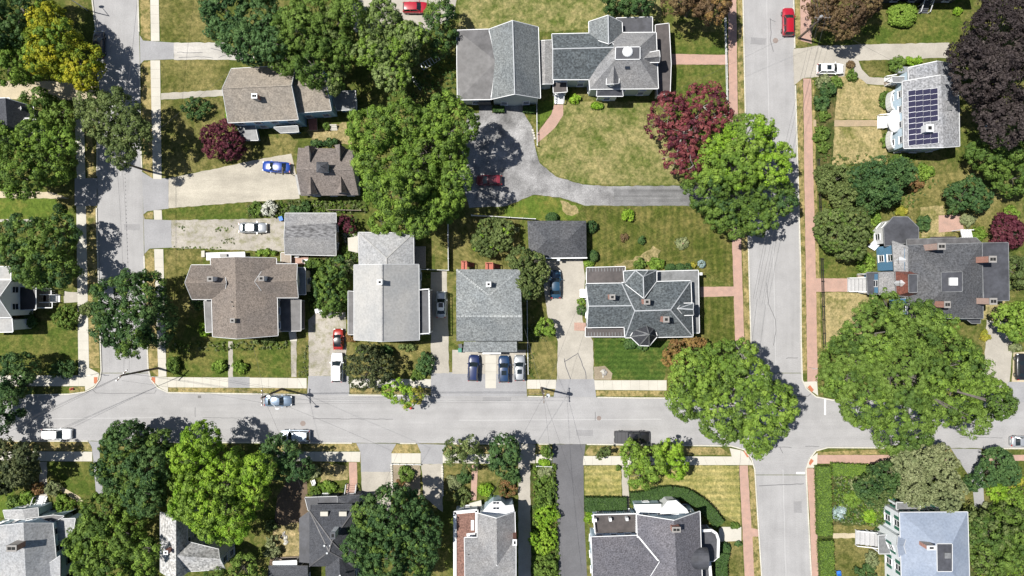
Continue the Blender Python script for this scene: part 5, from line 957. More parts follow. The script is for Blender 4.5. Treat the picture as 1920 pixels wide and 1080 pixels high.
SH = [(370, 203, 27, 22, 2.4, 'deep', 'round dark green shrub on the lawn of the blue house'), (125, 595, 24, 24, 2.6, 'mid', 'round green shrub beside the left sidewalk'), (165, 580, 18, 14, 2, 'olive', 'loose shrub leaning across the left sidewalk'), (120, 690, 27, 20, 2.8, 'deep', 'dark shrub on the left corner lawn'), (110, 391, 9, 9, 1.4, 'deep', 'small clipped ball shrub at the end of the bright strip of lawn'),
 (797, 683, 17, 24, 2.4, 'blue', 'blue-green shrub beside the driveway right of the olive conifer'), (785, 702, 16, 9, 1, 'mid', 'low green bush at the foot of the blue-green shrub'), (505, 391, 16, 14, 1.8, 'white', 'white-flowering hydrangea bush above the grey garage'), (480, 392, 13, 12, 1.5, 'mid', 'green bush left of the white hydrangea'), (558, 396, 14, 9, 1.4, 'deep', 'dark green shrub between the hydrangea and the grey garage'), (575, 388, 11, 10, 1.3, 'deep', 'dark shrub above the grey garage roof'),
 (412, 687, 12, 11, 1.2, 'bright', 'small yellow-green shrub left of the brown house front path'), (450, 688, 12, 11, 1.2, 'bright', 'small yellow-green shrub right of the brown house front path'), (325, 683, 13, 16, 1.6, 'mid', 'green shrub at the sidewalk corner under the utility pole'), (383, 618, 11, 17, 1.6, 'lime', 'yellow-green bush against the left porch of the brown house'), (372, 560, 13, 22, 1.5, 'deep', 'dark bush in the shade left of the brown house'), (498, 640, 26, 7, 1, 'olive', 'low brownish bush under the front wall of the brown house'), (660, 628, 11, 14, 1.4, 'copper', 'reddish bush beside the black-roofed red car'), (680, 655, 12, 8, 1.2, 'bright', 'light green bush at the front left corner of the pale grey house'), (725, 658, 15, 9, 1.5, 'deep', 'dark bush in front of the pale grey house'), (765, 652, 18, 7, 1.2, 'olive', 'olive bush at the front right of the pale grey house'),
 (594, 272, 14, 8, 1.4, 'deep', 'dark shrub above the left dormers of the brown barn'), (622, 269, 14, 8, 1.4, 'deep', 'dark shrub above the right dormers of the brown barn'), (613, 238, 6, 9, 1.2, 'mid', 'dark bush by the red deck of the blue house'), (430, 212, 9, 12, 1.1, 'lime', 'yellowish bush against the left wall of the blue house'),
 (1077, 188, 15, 8, 1.1, 'lime', 'yellow-green bush by the front wall of the big slate house'), (1118, 200, 12, 7, .9, 'lime', 'yellow-green bush below the bay window of the big slate house'), (1035, 408, 11, 9, 1.6, 'deep', 'clipped dark ball shrub above the charcoal garage'), (1109, 425, 11, 11, 1.7, 'deep', 'clipped dark ball shrub right of the charcoal garage'), (1112, 481, 9, 11, 1.5, 'deep', 'clipped dark shrub at the lower right corner of the charcoal garage'), (1105, 495, 12, 7, .9, 'bright', 'low bright bush behind the slate Victorian house'),
 (1177, 403, 11, 11, 1.5, 'lime', 'bright yellow-green shrub alone on the mown lawn'), (1203, 452, 7, 8, 1.3, 'deep', 'small dark shrub on the mown lawn'), (1280, 456, 12, 11, .35, 'sage', 'round pale yellow flower bed on the mown lawn'), (1170, 447, 7, 8, .7, 'bronze', 'dried brownish plant on the mown lawn'), (1198, 495, 11, 11, 1.6, 'mid', 'round green shrub behind the slate Victorian house'), (1229, 495, 14, 11, 1.6, 'bright', 'bright green shrub behind the slate Victorian house'), (1257, 502, 10, 7, 1.2, 'deep', 'first of three dark clipped shrubs along the porch wall'), (1275, 502, 9, 7, 1.2, 'deep', 'middle of three dark clipped shrubs along the porch wall'), (1290, 502, 8, 7, 1.2, 'deep', 'right of three dark clipped shrubs along the porch wall'), (1300, 497, 5, 5, .9, 'yellow', 'little yellow ball shrub by the porch corner'), (1316, 495, 7, 7, 1, 'paleblue', 'pale blue-green ball shrub by the porch corner'), (1090, 582, 9, 10, 1.5, 'deep', 'dark clipped shrub by the side steps of the slate house'), (1090, 566, 8, 7, .8, 'bright', 'low green plants above the dark clipped shrub by the side steps'), (1182, 645, 13, 9, 1.3, 'deep', 'dark shrub left under the turret'), (1204, 652, 11, 7, 1.2, 'deep', 'dark shrub right under the turret'), (1170, 635, 12, 6, .9, 'mid', 'green shrub along the front wall left of the turret'), (968, 432, 5, 10, .9, 'sage', 'pale bush left of the charcoal garage'),
 (1692, 27, 27, 22, 2.2, 'bright', 'large oval clipped shrub on the top right lawn'), (1795, 22, 10, 8, 1, 'lime', 'small bright bush left of the purple beech'), (1595, 122, 9, 7, .9, 'bronze', 'purplish low bush in front of the parked white hatchback'), (1598, 142, 11, 11, 1.1, 'mid', 'green bush by the curved concrete path'), (1545, 155, 13, 13, 1.3, 'sage', 'grey-green bush below the parked white hatchback'), (1568, 155, 12, 10, 1.2, 'mid', 'green bush at the right end of the hatchback hedge'), (1552, 168, 16, 14, 1.8, 'deep', 'upper dark bush along the brick sidewalk'), (1541, 192, 12, 16, 1.6, 'deep', 'lower dark bush along the brick sidewalk'), (1545, 217, 10, 10, 1.2, 'mid', 'green bush just above the dusty brick path'), (1540, 250, 14, 16, 1.4, 'mid', 'green bush just below the dusty brick path'), (1544, 276, 11, 13, 1.3, 'mid', 'green bush above the olive conifer by the brick sidewalk'), (1680, 122, 16, 14, 1.5, 'mid', 'dark end of the bush row above the solar house'), (1712, 117, 24, 8, 1.2, 'lime', 'yellow-green bush row above the solar house'), (1657, 187, 9, 20, 1.4, 'mid', 'green bush against the front wall of the solar house, above the entrance'), (1662, 262, 9, 22, 1.4, 'mid', 'green bush against the front wall of the solar house, below the entrance'), (1685, 300, 24, 12, 1.8, 'mid', 'green shrub below the solar house'), (1735, 322, 20, 14, 1.2, 'bright', 'light green shrub right of the feathery conifer'), (1712, 345, 16, 16, 1.6, 'rust', 'rusty green shrub right of the feathery conifer'), (1638, 412, 14, 15, 1.2, 'bright', 'yellow-green bush above the blue wall of the Victorian house'), (1628, 440, 10, 14, 1.1, 'bright', 'yellow-green bush left of the white deck'), (1623, 493, 17, 18, 1.9, 'bright', 'round bright bush above the Victorian front steps'), (1732, 418, 12, 15, 1.7, 'deep', 'dark bush right of the dark bay roof'), (1690, 398, 13, 8, .8, 'yellow', 'yellowish flower clump above the dark bay roof'), (1835, 440, 14, 16, 1.4, 'bright', 'bright bush right of the white pergola'), (1815, 412, 18, 12, 1, 'sage', 'pale garden plants above the white pergola'), (1895, 400, 16, 13, 1.5, 'bright', 'bright bush above the maroon tree at the right edge'), (1897, 530, 14, 12, 1.6, 'olive', 'olive bush below the olive tree at the right edge'), (1847, 632, 8, 16, .8, 'yellow', 'yellow bush beside the huge oak'), (1902, 652, 12, 8, .8, 'sage', 'grey-green weeds by the concrete drive'),
 (762, 888, 17, 15, 1.2, 'mid', 'rough green shrub in the bed between two driveways'), (752, 905, 9, 8, .7, 'rust', 'small rusty plant in the bed between two driveways'), (618, 912, 18, 10, 1.1, 'bright', 'bright green shrub above the black porch roof'), (592, 918, 10, 9, 1, 'mid', 'green shrub at the left end of the black porch roof'), (590, 885, 12, 12, 1.1, 'sage', 'pale leafy bush right of the dark street tree'), (852, 906, 15, 14, 1.3, 'sage', 'pale yellow-green flowering bush by the gravel drive'), (868, 895, 14, 14, 1.4, 'deep', 'dark bush left of the narrow brick path'), (868, 930, 18, 15, 1.5, 'olive', 'olive bush above the rust-red porch roof'), (910, 917, 14, 14, 1.2, 'lime', 'yellow-flowering bush right of the narrow brick path'), (925, 938, 12, 9, 1.1, 'blue', 'grey-blue bush in front of the white entrance'), (952, 917, 19, 17, 1.6, 'rust', 'bronze-green spiky bush beside the narrow concrete drive'), (962, 895, 13, 14, 1.4, 'deep', 'dark bush under the compact street tree'),
 (1021, 868, 15, 6, .9, 'lime', 'pale yellow hedge bush at the sidewalk end of the planted strip'), (1022, 886, 16, 10, 1.1, 'sage', 'cream-flowering bush in the planted strip'), (1022, 912, 21, 22, 1.8, 'mid', 'green shrub in the upper half of the planted strip beside the dark drive'), (1022, 935, 19, 16, 1.8, 'mid', 'green shrub under the cream-flowering one in the planted strip'), (1024, 965, 24, 22, 2.2, 'lime', 'upper of two glowing lime shrubs in the planted strip'), (1020, 1015, 26, 28, 2.4, 'lime', 'lower of two glowing lime shrubs in the planted strip'), (1022, 1065, 25, 26, 2.2, 'mid', 'dark green shrub at the bottom of the planted strip'), (1104, 975, 8, 18, 1, 'lime', 'lime bush between the dark drive and the railed roof deck'), (1159, 877, 6, 5, .7, 'mid', 'tiny ball shrub at the top of the front path'), (1378, 985, 8, 5, .8, 'mid', 'tiny clipped ball beside the brick sidewalk and side path'), (1384, 1020, 6, 5, .7, 'deep', 'tiny box shrub by the brick sidewalk below the side path'), (1360, 1028, 9, 12, 1.2, 'deep', 'clipped round shrub at the rounded porch steps'),
 (120, 947, 20, 18, 2, 'bright', 'round bright bush right of the white front steps'), (100, 915, 14, 16, 1.4, 'sage', 'pale flowering bush at the top of the white front steps'), (52, 935, 14, 16, 1.6, 'bright', 'bright bush left of the white front steps'), (28, 945, 14, 16, 1.6, 'mid', 'green bush at far left of the white front steps'), (70, 915, 12, 12, 1.2, 'rust', 'reddish bush beside the shaded front path'), (510, 1030, 17, 26, 1.8, 'sage', 'leafy pale bush beside the heap of pale soil'), (508, 985, 12, 10, 1, 'olive', 'low bush above the heap of pale soil'), (30, 490, 20, 12, 2, 'sage', 'pale bush above the pale blue house'), (55, 600, 16, 12, 1.6, 'deep', 'dark bush below the black porch roof on the left'),
 (1615, 905, 20, 22, 1.3, 'sage', 'pale perennial clump in the corner garden'), (1600, 935, 18, 20, 1.1, 'bright', 'bright green perennial clump in the corner garden'), (1572, 960, 12, 14, .8, 'paleblue', 'silvery blue plant in the corner garden'), (1630, 968, 12, 14, 1.1, 'lime', 'yellow-green bush in front of the white shuttered wall'), (1632, 1050, 13, 18, 1.2, 'sage', 'pale bush below the small grey entry roof'), (1625, 1072, 28, 14, 1.4, 'deep', 'dark bush at the bottom edge beside the white shuttered house'), (1648, 1000, 8, 10, 1.2, 'deep', 'dark bush above the small grey entry roof'), (1820, 905, 14, 22, 2, 'deep', 'dark bush between the willow-like tree and the concrete path'), (1898, 895, 20, 16, 1.3, 'yellow', 'yellow bush right of the short asphalt drive'), (1870, 925, 22, 20, 1.4, 'lime', 'lime bush below the yellow bush at the right'), (1905, 940, 20, 24, 1.5, 'bright', 'bright bush at the lower right edge'), (1852, 955, 16, 14, 1, 'sage', 'pale flowering bush beside the concrete path at the lower right'),
 (650, 470, 10, 16, 1.2, 'mid', 'green bush left of the pale grey house'), (655, 500, 12, 12, 1.3, 'sage', 'pale bush left of the pale grey house'), (590, 495, 20, 10, 1.4, 'mid', 'dark bush below the grey garage'), (445, 472, 0, 0, 0, '', ''), (500, 475, 24, 6, .8, 'bright', 'strip of bright bushes above the brown house')]
for s in SH:
    if s[2]: shrub(*s, smooth=any(k in s[6] for k in ('clipped', 'ball')), br=.22 if s[2] < 12 else .32, leaf=.15 if s[2] < 12 else .2, name='flower_bed' if 'flower bed' in s[6] else 'shrub')
hedge([(1097, 947), (1175, 947)], 2.4, 1.5, 'box', 'straight clipped hedge in front of the railed roof deck')
hedge([(1183, 936), (1205, 934), (1235, 926), (1262, 923), (1290, 929), (1315, 945), (1335, 965), (1350, 985)], 2.0, 1.5, 'box', 'curved clipped hedge sweeping round the corner house')
hedge([(1357, 1038), (1352, 1065), (1355, 1110)], 2.0, 1.5, 'box', 'clipped hedge along the rounded porch at the bottom edge')
hedge([(1545, 875), (1547, 950), (1548, 1005)], 2.4, 1.4, 'bright', 'untrimmed bright hedge along the brick sidewalk, upper stretch', fuzz=.3, pal2=('mid', .3), name='hedge')
hedge([(1550, 1015), (1552, 1060), (1554, 1120)], 2.4, 1.4, 'bright', 'untrimmed bright hedge along the brick sidewalk, lower stretch', fuzz=.3, pal2=('mid', .3), name='hedge')
hedge([(1562, 880), (1628, 883)], 2.0, 1.4, 'bright', 'bright hedge along the brick walk of the corner garden', fuzz=.25, pal2=('lime', .2), name='hedge')
cover([(466, 382), (560, 376), (690, 376), (690, 398), (630, 400), (466, 408)], ['mid', 'bright', 'sage', 'olive'], .5, 9, 'garden_plants')
cover([(640, 405), (670, 405), (672, 500), (640, 560), (582, 588), (572, 490), (640, 480)], ['mid', 'deep', 'olive'], .6, 8, 'garden_plants')
cover([(1562, 890), (1690, 895), (1690, 955), (1640, 985), (1562, 975)], ['mid', 'bright', 'sage', 'blue'], .7, 14, 'garden_plants')
cover([(1835, 960), (1960, 850), (1960, 1100), (1820, 1100)], ['mid', 'bright', 'olive', 'lime'], .9, 9, 'garden_plants')
cover([(1000, 870), (1042, 870), (1050, 1100), (998, 1100)], ['mid', 'bright'], .6, 9, 'garden_plants')
cover([(760, 150), (850, 100), (856, 200), (780, 240)], ['deep', 'mid'], .6, 3, 'ground_cover')
cover([(1530, 290), (1720, 290), (1760, 340), (1700, 400), (1540, 400)], ['olive', 'mid'], .4, 2.5, 'ground_cover')
cover([(590, 905), (650, 905), (650, 925), (575, 928)], ['mid', 'bright'], .5, 5, 'garden_plants')
cover([(320, 640), (545, 640), (545, 652), (320, 660)], ['olive', 'mid', 'sage'], .4, 4, 'garden_plants')

hedge([(924, 204), (945, 204)], 1.0, 1.0, 'box', 'dark low hedge between the two garage openings of the carriage barn')
hedge([(981, 204), (1003, 205)], 1.1, 1.0, 'box', 'dark low hedge right of the garage openings of the carriage barn')

for i, q in enumerate(([(404, 426), (440, 422), (443, 430), (405, 435)], [(415, 448), (440, 446), (440, 458), (418, 458)], [(335, 424), (350, 423), (350, 432), (336, 432)], [(322, 462), (420, 464), (420, 469), (322, 468)], [(560, 700), (577, 640), (578, 706), (562, 707)], [(800, 512), (806, 512), (807, 640), (800, 640)], [(1525, 150), (1530, 150), (1534, 300), (1529, 300)], [(1000, 590), (1024, 640), (990, 640)], [(990, 645), (1000, 645), (1000, 708), (990, 708)])):
    cover(q, [['bright', 'olive'], ['olive', 'sage'], ['mid', 'olive']][i % 3], .12 if i < 4 else .3, 7, 'weeds', leaf=.13, tuft=.16)
# ------------------------------------------------------------------ vehicles
CP = {}
def paint(n, c, rough=.3, metallic=.0):
    if n not in CP: CP[n] = flat_mat('car_paint_' + n, c, rough, metallic, .7)
    return CP[n]
CG = flat_mat('car_glass', (.012, .018, .022), .05); TY = flat_mat('tyre_rubber', (.018, .018, .018), .9); RIM = flat_mat('alloy_rim', (.4, .41, .42), .35, .8); HL = flat_mat('headlight_lens', (.7, .72, .74), .1); TL = flat_mat('tail_light_lens', (.35, .015, .015), .2); PLASTIC = flat_mat('black_plastic', (.02, .02, .022), .6); NP = flat_mat('number_plate', (.6, .6, .58), .5)
STY = dict(sedan=dict(st=[(-.5, .74, .72), (-.485, .86, .86), (-.44, .93, .96), (-.3, .98, 1.0), (-.05, 1, .98), (.2, 1, .97), (.33, .97, .92), (.42, .92, .84), (.475, .84, .74), (.5, .68, .6)], cab=(-.37, .22, -.22, .07), roof=1.44, belt=.96),
 suv=dict(st=[(-.5, .8, .85), (-.49, .9, 1.0), (-.45, .96, 1.06), (-.25, 1, 1.08), (0, 1, 1.06), (.2, 1, 1.04), (.33, .98, 1.0), (.42, .94, .93), (.48, .86, .82), (.5, .7, .66)], cab=(-.485, .22, -.42, .06), roof=1.66, belt=1.04),
 pickup=dict(st=[(-.5, .9, 1.05), (-.49, .95, 1.12), (-.3, 1, 1.13), (-.1, 1, 1.12), (.2, 1, 1.12), (.35, .98, 1.1), (.44, .95, 1.03), (.485, .88, .92), (.5, .74, .75)], cab=(-.12, .25, -.1, .13), roof=1.85, belt=1.1))
def car(px, py, ang, L_, W, col_, style, label, cat='car', name='parked_car', roofcol=None, sunroof=False, rails=False, group='cars parked along the streets and drives', z=.12):
    c = P(px, py, .9); root = empty(name, (c.x, c.y, z), label, cat, group, R(ang)); st = STY[style]; hw = W / 2; rows = []; mb = MB()
    for t, wf, zt in st['st']:
        x = t * L_; w_ = hw * wf; rows.append([(x, -w_ * .9, .24), (x, -w_ * .98, .34), (x, -w_, .58), (x, -w_ * .975, zt - .1), (x, -w_ * .86, zt), (x, -w_ * .45, zt + .035), (x, 0, zt + .045)]); r = rows[-1]; rows[-1] = r + [(x, -p[1], p[2]) for p in r[-2::-1]]
    n = len(rows[0]); vs = [p for r in rows for p in r]; fs = []
    for i in range(len(rows) - 1):
        for k in range(n - 1): fs.append((i * n + k, i * n + k + 1, (i + 1) * n + k + 1, (i + 1) * n + k)[::-1])
        fs.append((i * n, (i + 1) * n, (i + 1) * n + n - 1, i * n + n - 1)[::-1])
    fs += [tuple(range(n)), tuple(range((len(rows) - 1) * n, len(rows) * n))[::-1]]
    mb.add(vs, fs); body = mb.build('body', col_, root, local=True, smooth=True)
    mod = body.modifiers.new('bevel', 'EDGE_SPLIT'); mod.split_angle = R(40)
    xb0, xb1, xr0, xr1 = [q * L_ for q in st['cab']]; zb, zr = st['belt'], st['roof']; bw, rw = hw * .86, hw * .69
    # roof panel: crowned, rounded front and rear
    vs = []; fs = []; NX, NY = 8, 6
    for i in range(NX + 1):
        u = i / NX; x = xr0 + (xr1 - xr0) * u; wk = rw * (1 - .1 * abs(2 * u - 1) ** 4)
        for j in range(NY + 1):
            v = 2 * j / NY - 1; vs.append((x + (.07 * (1 - v * v) if i == NX else -.05 * (1 - v * v) if i == 0 else 0), v * wk, zr - .05 * v * v - .05 * abs(2 * u - 1) ** 3))
    for i in range(NX):
        for j in range(NY): q = i * (NY + 1) + j; fs.append((q, q + NY + 1, q + NY + 2, q + 1))
    rm = roofcol or col_
    top = len(vs); vs2 = vs + [(x, y, z_ - .06) for x, y, z_ in vs]; MB().add(vs2, fs + [tuple(top + k for k in f[::-1]) for f in fs]).build('roof', rm, root, local=True, smooth=True)
    # glass
    fw, rwn = bw * .93, rw * .93
    MB().add([(xb1, -fw, zb), (xb1 + .08, 0, zb + .02), (xb1, fw, zb), (xr1, rwn, zr - .09), (xr1 + .07, 0, zr - .05), (xr1, -rwn, zr - .09)], [(0, 1, 4, 5), (1, 2, 3, 4)]).build('windscreen', CG, root, local=True)
    MB().add([(xb0, -fw, zb), (xb0 - .05, 0, zb + .02), (xb0, fw, zb), (xr0, rwn, zr - .09), (xr0 - .05, 0, zr - .05), (xr0, -rwn, zr - .09)], [(0, 5, 4, 1), (1, 4, 3, 2)]).build('rear_window', CG, root, local=True)
    for s in (-1, 1):
        MB().add([(xb0 + .1, s * bw, zb - .02), (xb1 - .1, s * bw, zb - .02), (xr1 - .02, s * (rw + .01), zr - .1), (xr0 + .02, s * (rw + .01), zr - .1)], [(0, 1, 2, 3)]).build('side_window', CG, root, local=True)
    for s in (-1, 1):
        for a, b in (((xb1 - .02, s * bw * .97, zb - .03), (xr1, s * rw * .98, zr - .06)), ((xb0 + .03, s * bw * .97, zb - .03), (xr0, s * rw * .98, zr - .06)), (((xb0 + xb1) / 2 - .1, s * (bw + .01), zb), ((xr0 + xr1) / 2 - .1, s * (rw + .02), zr - .06))): MB().bar(a, b, .1, .09).build('pillar', rm if style != 'sedan' else col_, root, local=True)
    cb = MB(); cb.add([(xb0 + .15, -bw + .1, zb), (xb1 - .15, -bw + .1, zb), (xb1 - .15, bw - .1, zb), (xb0 + .15, bw - .1, zb)], [(0, 1, 2, 3)]); cb.build('interior', PLASTIC, root, local=True)
    if sunroof: MB().box(((xr0 + xr1) / 2 + .25, 0, zr - .06), .75, rw * 1.25, .075).build('sunroof', CG, root, local=True)
    if rails:
        for s in (-1, 1): MB().bar((xr0 + .15, s * rw * .9, zr + .02), (xr1 - .2, s * rw * .9, zr + .02), .06, .06).build('roof_rail', PLASTIC, root, local=True)
    for sx in (-.31, .31):
        for s in (-1, 1):
            w_ = MB().tube([(sx * L_, s * (hw - .22), .33), (sx * L_, s * (hw + .015), .33)], .33, 16).build('wheel', TY, root, local=True)
            MB().tube([(sx * L_, s * (hw - .05), .33), (sx * L_, s * (hw + .025), .33)], .21, 12).build('rim', RIM, w_, local=True)
    for s in (-1, 1):
        MB().box((.465 * L_, s * hw * .66, .6), .22, .34, .16, -s * .5).build('headlight', HL, root, local=True)
        MB().box((-.487 * L_, s * hw * .72, .78 if style != 'suv' else .88), .1, .3, .16, s * .3).build('tail_light', TL, root, local=True)
        mm = MB(); mm.box((xb1 - .25, s * (hw + .07), zb - .04), .14, .2, .14); mm.build('wing_mirror', col_, root, local=True)
        db = MB(); db.bar((-.05 * L_, s * (hw + .004), .4), (-.05 * L_, s * (hw * .985), .92), .02, .02); db.box((-.02 * L_, s * (hw + .005), .82), .16, .03, .03); db.build('door_handle', PLASTIC, root, local=True)
    MB().box((.499 * L_, 0, .3), .06, W * .55, .2).build('bumper_grille', PLASTIC, root, local=True); MB().box((-.503 * L_, 0, .52), .03, .42, .12).build('number_plate', NP, root, local=True)
    wp = MB()
    for s in (0, .55): wp.bar((xb1 + .03, -hw * .5 + s, zb + .035), (xb1 - .28, -hw * .5 + s + .5, zb + .21), .03, .02)
    wp.build('wiper', PLASTIC, root, local=True)
    if style == 'pickup':
        MB().box((-.305 * L_, 0, 1.12), .36 * L_, W * .88, .07).build('bed_cover', flat_mat('tonneau_cover', (.05, .05, .055), .7), root, local=True)
        for k in (-.42, -.3, -.19): MB().box((k * L_, 0, 1.185), .05, W * .86, .015).build('cover_seam', PLASTIC, root, local=True)
    return root
red = paint('red', (.3, .008, .02)); dred = paint('dark_red', (.14, .01, .02)); white = paint('white', (.75, .76, .77)); silver = paint('silver', (.38, .4, .42), .3, .5); blue = paint('bright_blue', (.01, .045, .24)); navy = paint('navy', (.01, .02, .075)); midblue = paint('mid_blue', (.01, .032, .085)); teal = paint('dark_teal', (.012, .045, .085)); steel = paint('steel_blue', (.17, .23, .31), .3, .4); black = paint('black', (.012, .012, .014)); orange = paint('orange_red', (.26, .018, .012)); ice = paint('ice_blue', (.55, .62, .7), .3, .2)
car(1478.5, 40, 90, 4.65, 1.95, red, 'suv', 'red sport utility car parked at the kerb near the top right pole', sunroof=False, rails=True, z=.02)
car(1557, 129, 0, 4.4, 1.8, white, 'suv', 'white hatchback with a sunroof parked by the concrete drive at the right', sunroof=True)
car(779, 14, 0, 4.2, 1.85, red, 'suv', 'red hatchback parked on the drive at the top edge')
car(518, 313, 176, 4.7, 1.85, blue, 'sedan', 'bright blue sedan on the wide gravel drive')
car(474, 427, 0, 4.7, 1.8, silver, 'sedan', 'silver sedan with a white roof on the weedy gravel drive', roofcol=white)
car(917, 338, 180, 4.3, 1.75, dred, 'suv', 'dark red car in the shade at the edge of the large tree')
car(521, 752, 0, 4.6, 1.85, steel, 'sedan', 'steel blue sedan parked on the main road below the brown house', z=.02)
car(632, 689, 90, 4.9, 2.0, white, 'suv', 'white car on the driveway right behind the red one')
car(634, 636, 90, 3.5, 1.75, orange, 'sedan', 'small orange-red car with a black roof on the driveway', roofcol=black)
car(827, 571, 90, 4.4, 1.75, silver, 'sedan', 'silver sedan half in shadow beside the pale grey house', roofcol=white, sunroof=True)
car(888, 690, 87, 4.4, 1.9, navy, 'suv', 'navy blue car left of the front walk of the centre house', rails=True)
car(945, 692, 90, 4.5, 1.9, midblue, 'suv', 'dark blue car right of the front walk of the centre house', sunroof=True)
car(974, 690, 90, 4.3, 1.85, silver, 'suv', 'silver car at the right end of the parked row before the centre house', sunroof=True)
car(1042, 533, 90, 4.7, 1.85, teal, 'sedan', 'dark teal sedan on the concrete drive below the charcoal garage')
car(106, 814, 0, 4.9, 1.85, white, 'suv', 'white car parked on the main road at the far left', z=.02)
car(553, 817, 180, 4.9, 1.95, ice, 'suv', 'pale ice-blue car parked under the dark street tree', z=.02)
car(1185, 820, 0, 5.9, 2.1, black, 'pickup', 'black pickup truck with a covered bed on the main road', cat='pickup truck', name='pickup_truck', z=.02)
car(1916, 688, 90, 4.4, 1.85, black, 'sedan', 'dark car on the pale drive cut by the right edge')
car(1921, 828, 0, 4.4, 1.8, silver, 'sedan', 'silver car on the main road cut by the right edge', z=.02)
car(184, 82, 90, 4.5, 1.85, black, 'sedan', 'black sedan at the left kerb under the golden yellow tree', z=.02)

# ------------------------------------------------------------------ utility poles, wires, lamps
TOP = {}
def pole(k, bx, by, label, ht=10.5, arm=True, tx=True, lean=(0, 0), lamp=None, rz=0):
    b = P(bx, by, 0); root = empty('utility_pole', b, label, 'utility pole', 'wooden utility poles'); t = b + Vector((lean[0], lean[1], ht)); TOP[k] = t
    MB().tube([b, b.lerp(t, .5), t], [.2, .17, .12], 10).build('shaft', M['pole_wood'], root)
    a = Vector((math.cos(rz), math.sin(rz), 0))
    if arm:
        for dz in (-.5,): 
            ca = MB(); ca.bar(t + a * -1.2 + Vector((0, 0, dz)), t + a * 1.2 + Vector((0, 0, dz)), .12, .14); ca.build('crossarm', M['pole_wood'], root)
        for u in (-1.1, -.5, .5, 1.1): MB().cyl(t + a * u + Vector((0, 0, -.42)), .06, .22, 8).build('insulator', M['metal'], root)
    if tx:
        o = MB().cyl(t + Vector((.45 * a.y + .25, .45 * a.x, -2.2)), .3, .95, 12).build('transformer', M['metal'], root)
    if lamp:
        q = t + Vector((lamp[0], lamp[1], -2)); lb = MB(); lb.tube([t + Vector((0, 0, -2.6)), (t + q) / 2 + Vector((0, 0, -.9)), q], .045, 6); lb.build('lamp_arm', M['metal'], root); MB().dome(q - Vector((0, 0, .12)), .42, .2, .16, 10, 3).build('lamp_head', M['trim'], root)
pole('a', 1015, 727, 'utility pole on the verge right of the centre house', rz=1.57)
pole('b', 529, 729, 'utility pole with a street lamp beside the steel blue sedan', rz=1.57, lamp=(1.9, -2.0))
pole('c', 297, 690, 'utility pole leaning over the left street corner', lean=(-.6, 0), tx=False, rz=.8, ht=11)
pole('d', 279, 321, 'utility pole at the wide gravel drive on the left street', arm=False, tx=False)
pole('e', 1497, 72, 'utility pole with transformer beside the bronze tree at the top right', rz=0, ht=10)
def wire(p, q, sag, label, r=.018):
    r = min(r, .03) * .6
    pts = []
    for i in range(17):
        t = i / 16; v = Vector(p).lerp(Vector(q), t); v.z -= sag * 4 * t * (1 - t); pts.append(v)
    o = MB().tube(pts, r, 5).build('overhead_wire', M['wire']); tag(o, label, 'wire', 'overhead wires'); return o
z_ = lambda k, dx, dy, dz: TOP[k] + Vector((dx, dy, dz))
for i, dy in enumerate((-1.0, -.4, .5)): wire(z_('b', 0, dy, -.3), z_('a', 0, dy, -.3), .8, 'overhead wire between the two middle poles, ' + ('nearest the road', 'middle of three', 'nearest the houses')[i], .024)
wire(z_('b', 0, .1, -3), z_('a', 0, .1, -3), .9, 'thick cable below the wires between the two middle poles', .05)
for i, dy in enumerate((-.8, .4)): wire(z_('c', 0, dy, -.4), z_('b', 0, dy, -.4), .8, ('road-side', 'house-side')[i] + ' overhead wire from the left corner pole to the lamp pole', .024)
wire(z_('c', 0, 0, -3), z_('b', 0, 0, -3), .9, 'thick cable from the left corner pole to the lamp pole', .05)
for i, dy in enumerate((0, 4, 12)): wire(z_('c', 0, 0, -.4 - i * .3), P(-60, 835 + dy, 9.6), .6, ('uppermost', 'middle', 'lowest')[i] + ' overhead wire from the left corner pole down to the left edge', .03)
for i in range(2): wire(z_('c', .3 * i, 0, -1 - i), z_('d', .3 * i, 0, -.3 - i), .8, ('upper', 'lower')[i] + ' overhead wire along the left street between its two poles', .024)
wire(z_('d', 0, 0, -.3), P(262, -60, 9.5), .7, 'overhead wire along the left street towards the top edge', .03)
for i, dx in enumerate((-1.1, -.5, .5, 1.1)): wire(z_('e', dx, 0, -.25), P(1530 + dx * 6, -80, 10), .4, ('leftmost', 'second from left', 'third from left', 'rightmost')[i] + ' overhead wire from the top right pole to the top edge', .024)
for i, dx in enumerate((-1.1, -.5, .5)): wire(z_('e', dx, 0, -.25), P(1420 + dx * 7, 560, 10), 1.0, ('left', 'middle', 'right')[i] + ' overhead wire crossing the right street down past the broad street tree', .024)
wire(P(1420, 560, 10), P(1385, 900, 10), .6, 'overhead wire along the right street over the crossing', .03)
wire(z_('e', 0, 0, -1.5), P(1262, 172, 6), .6, 'service wire across the right street to the big slate house', .022)
wire(z_('e', 0, 0, -1.5), P(1705, 128, 5.5), .5, 'service wire from the top right pole to the solar house', .022)
for i, (x, y, zz) in enumerate(((905, 960, 6.5), (1112, 1010, 6.3), (1060, 1090, 7), (1100, 532, 6.3), (979, 600, 6.3))): wire(z_('a', 0, 0, -1 - i * .15), P(x, y, zz), .6, ('service wire from the middle pole to the house with the rust-red porch', 'service wire from the middle pole to the speckled roof house', 'service wire from the middle pole over the dark drive to the bottom edge', 'service wire from the middle pole to the slate Victorian house', 'service wire from the middle pole to the centre house')[i], .024)
for i, (x, y, zz) in enumerate(((580, 957, 6.5), (745, 850, 9), (470, 635, 6.2))): wire(z_('b', 0, 0, -1 - i * .15), P(x, y, zz), .6, ('service wire across the main road to the black-roofed house', 'service wire across the main road towards the short drives', 'service wire from the lamp pole to the brown house')[i], .024)
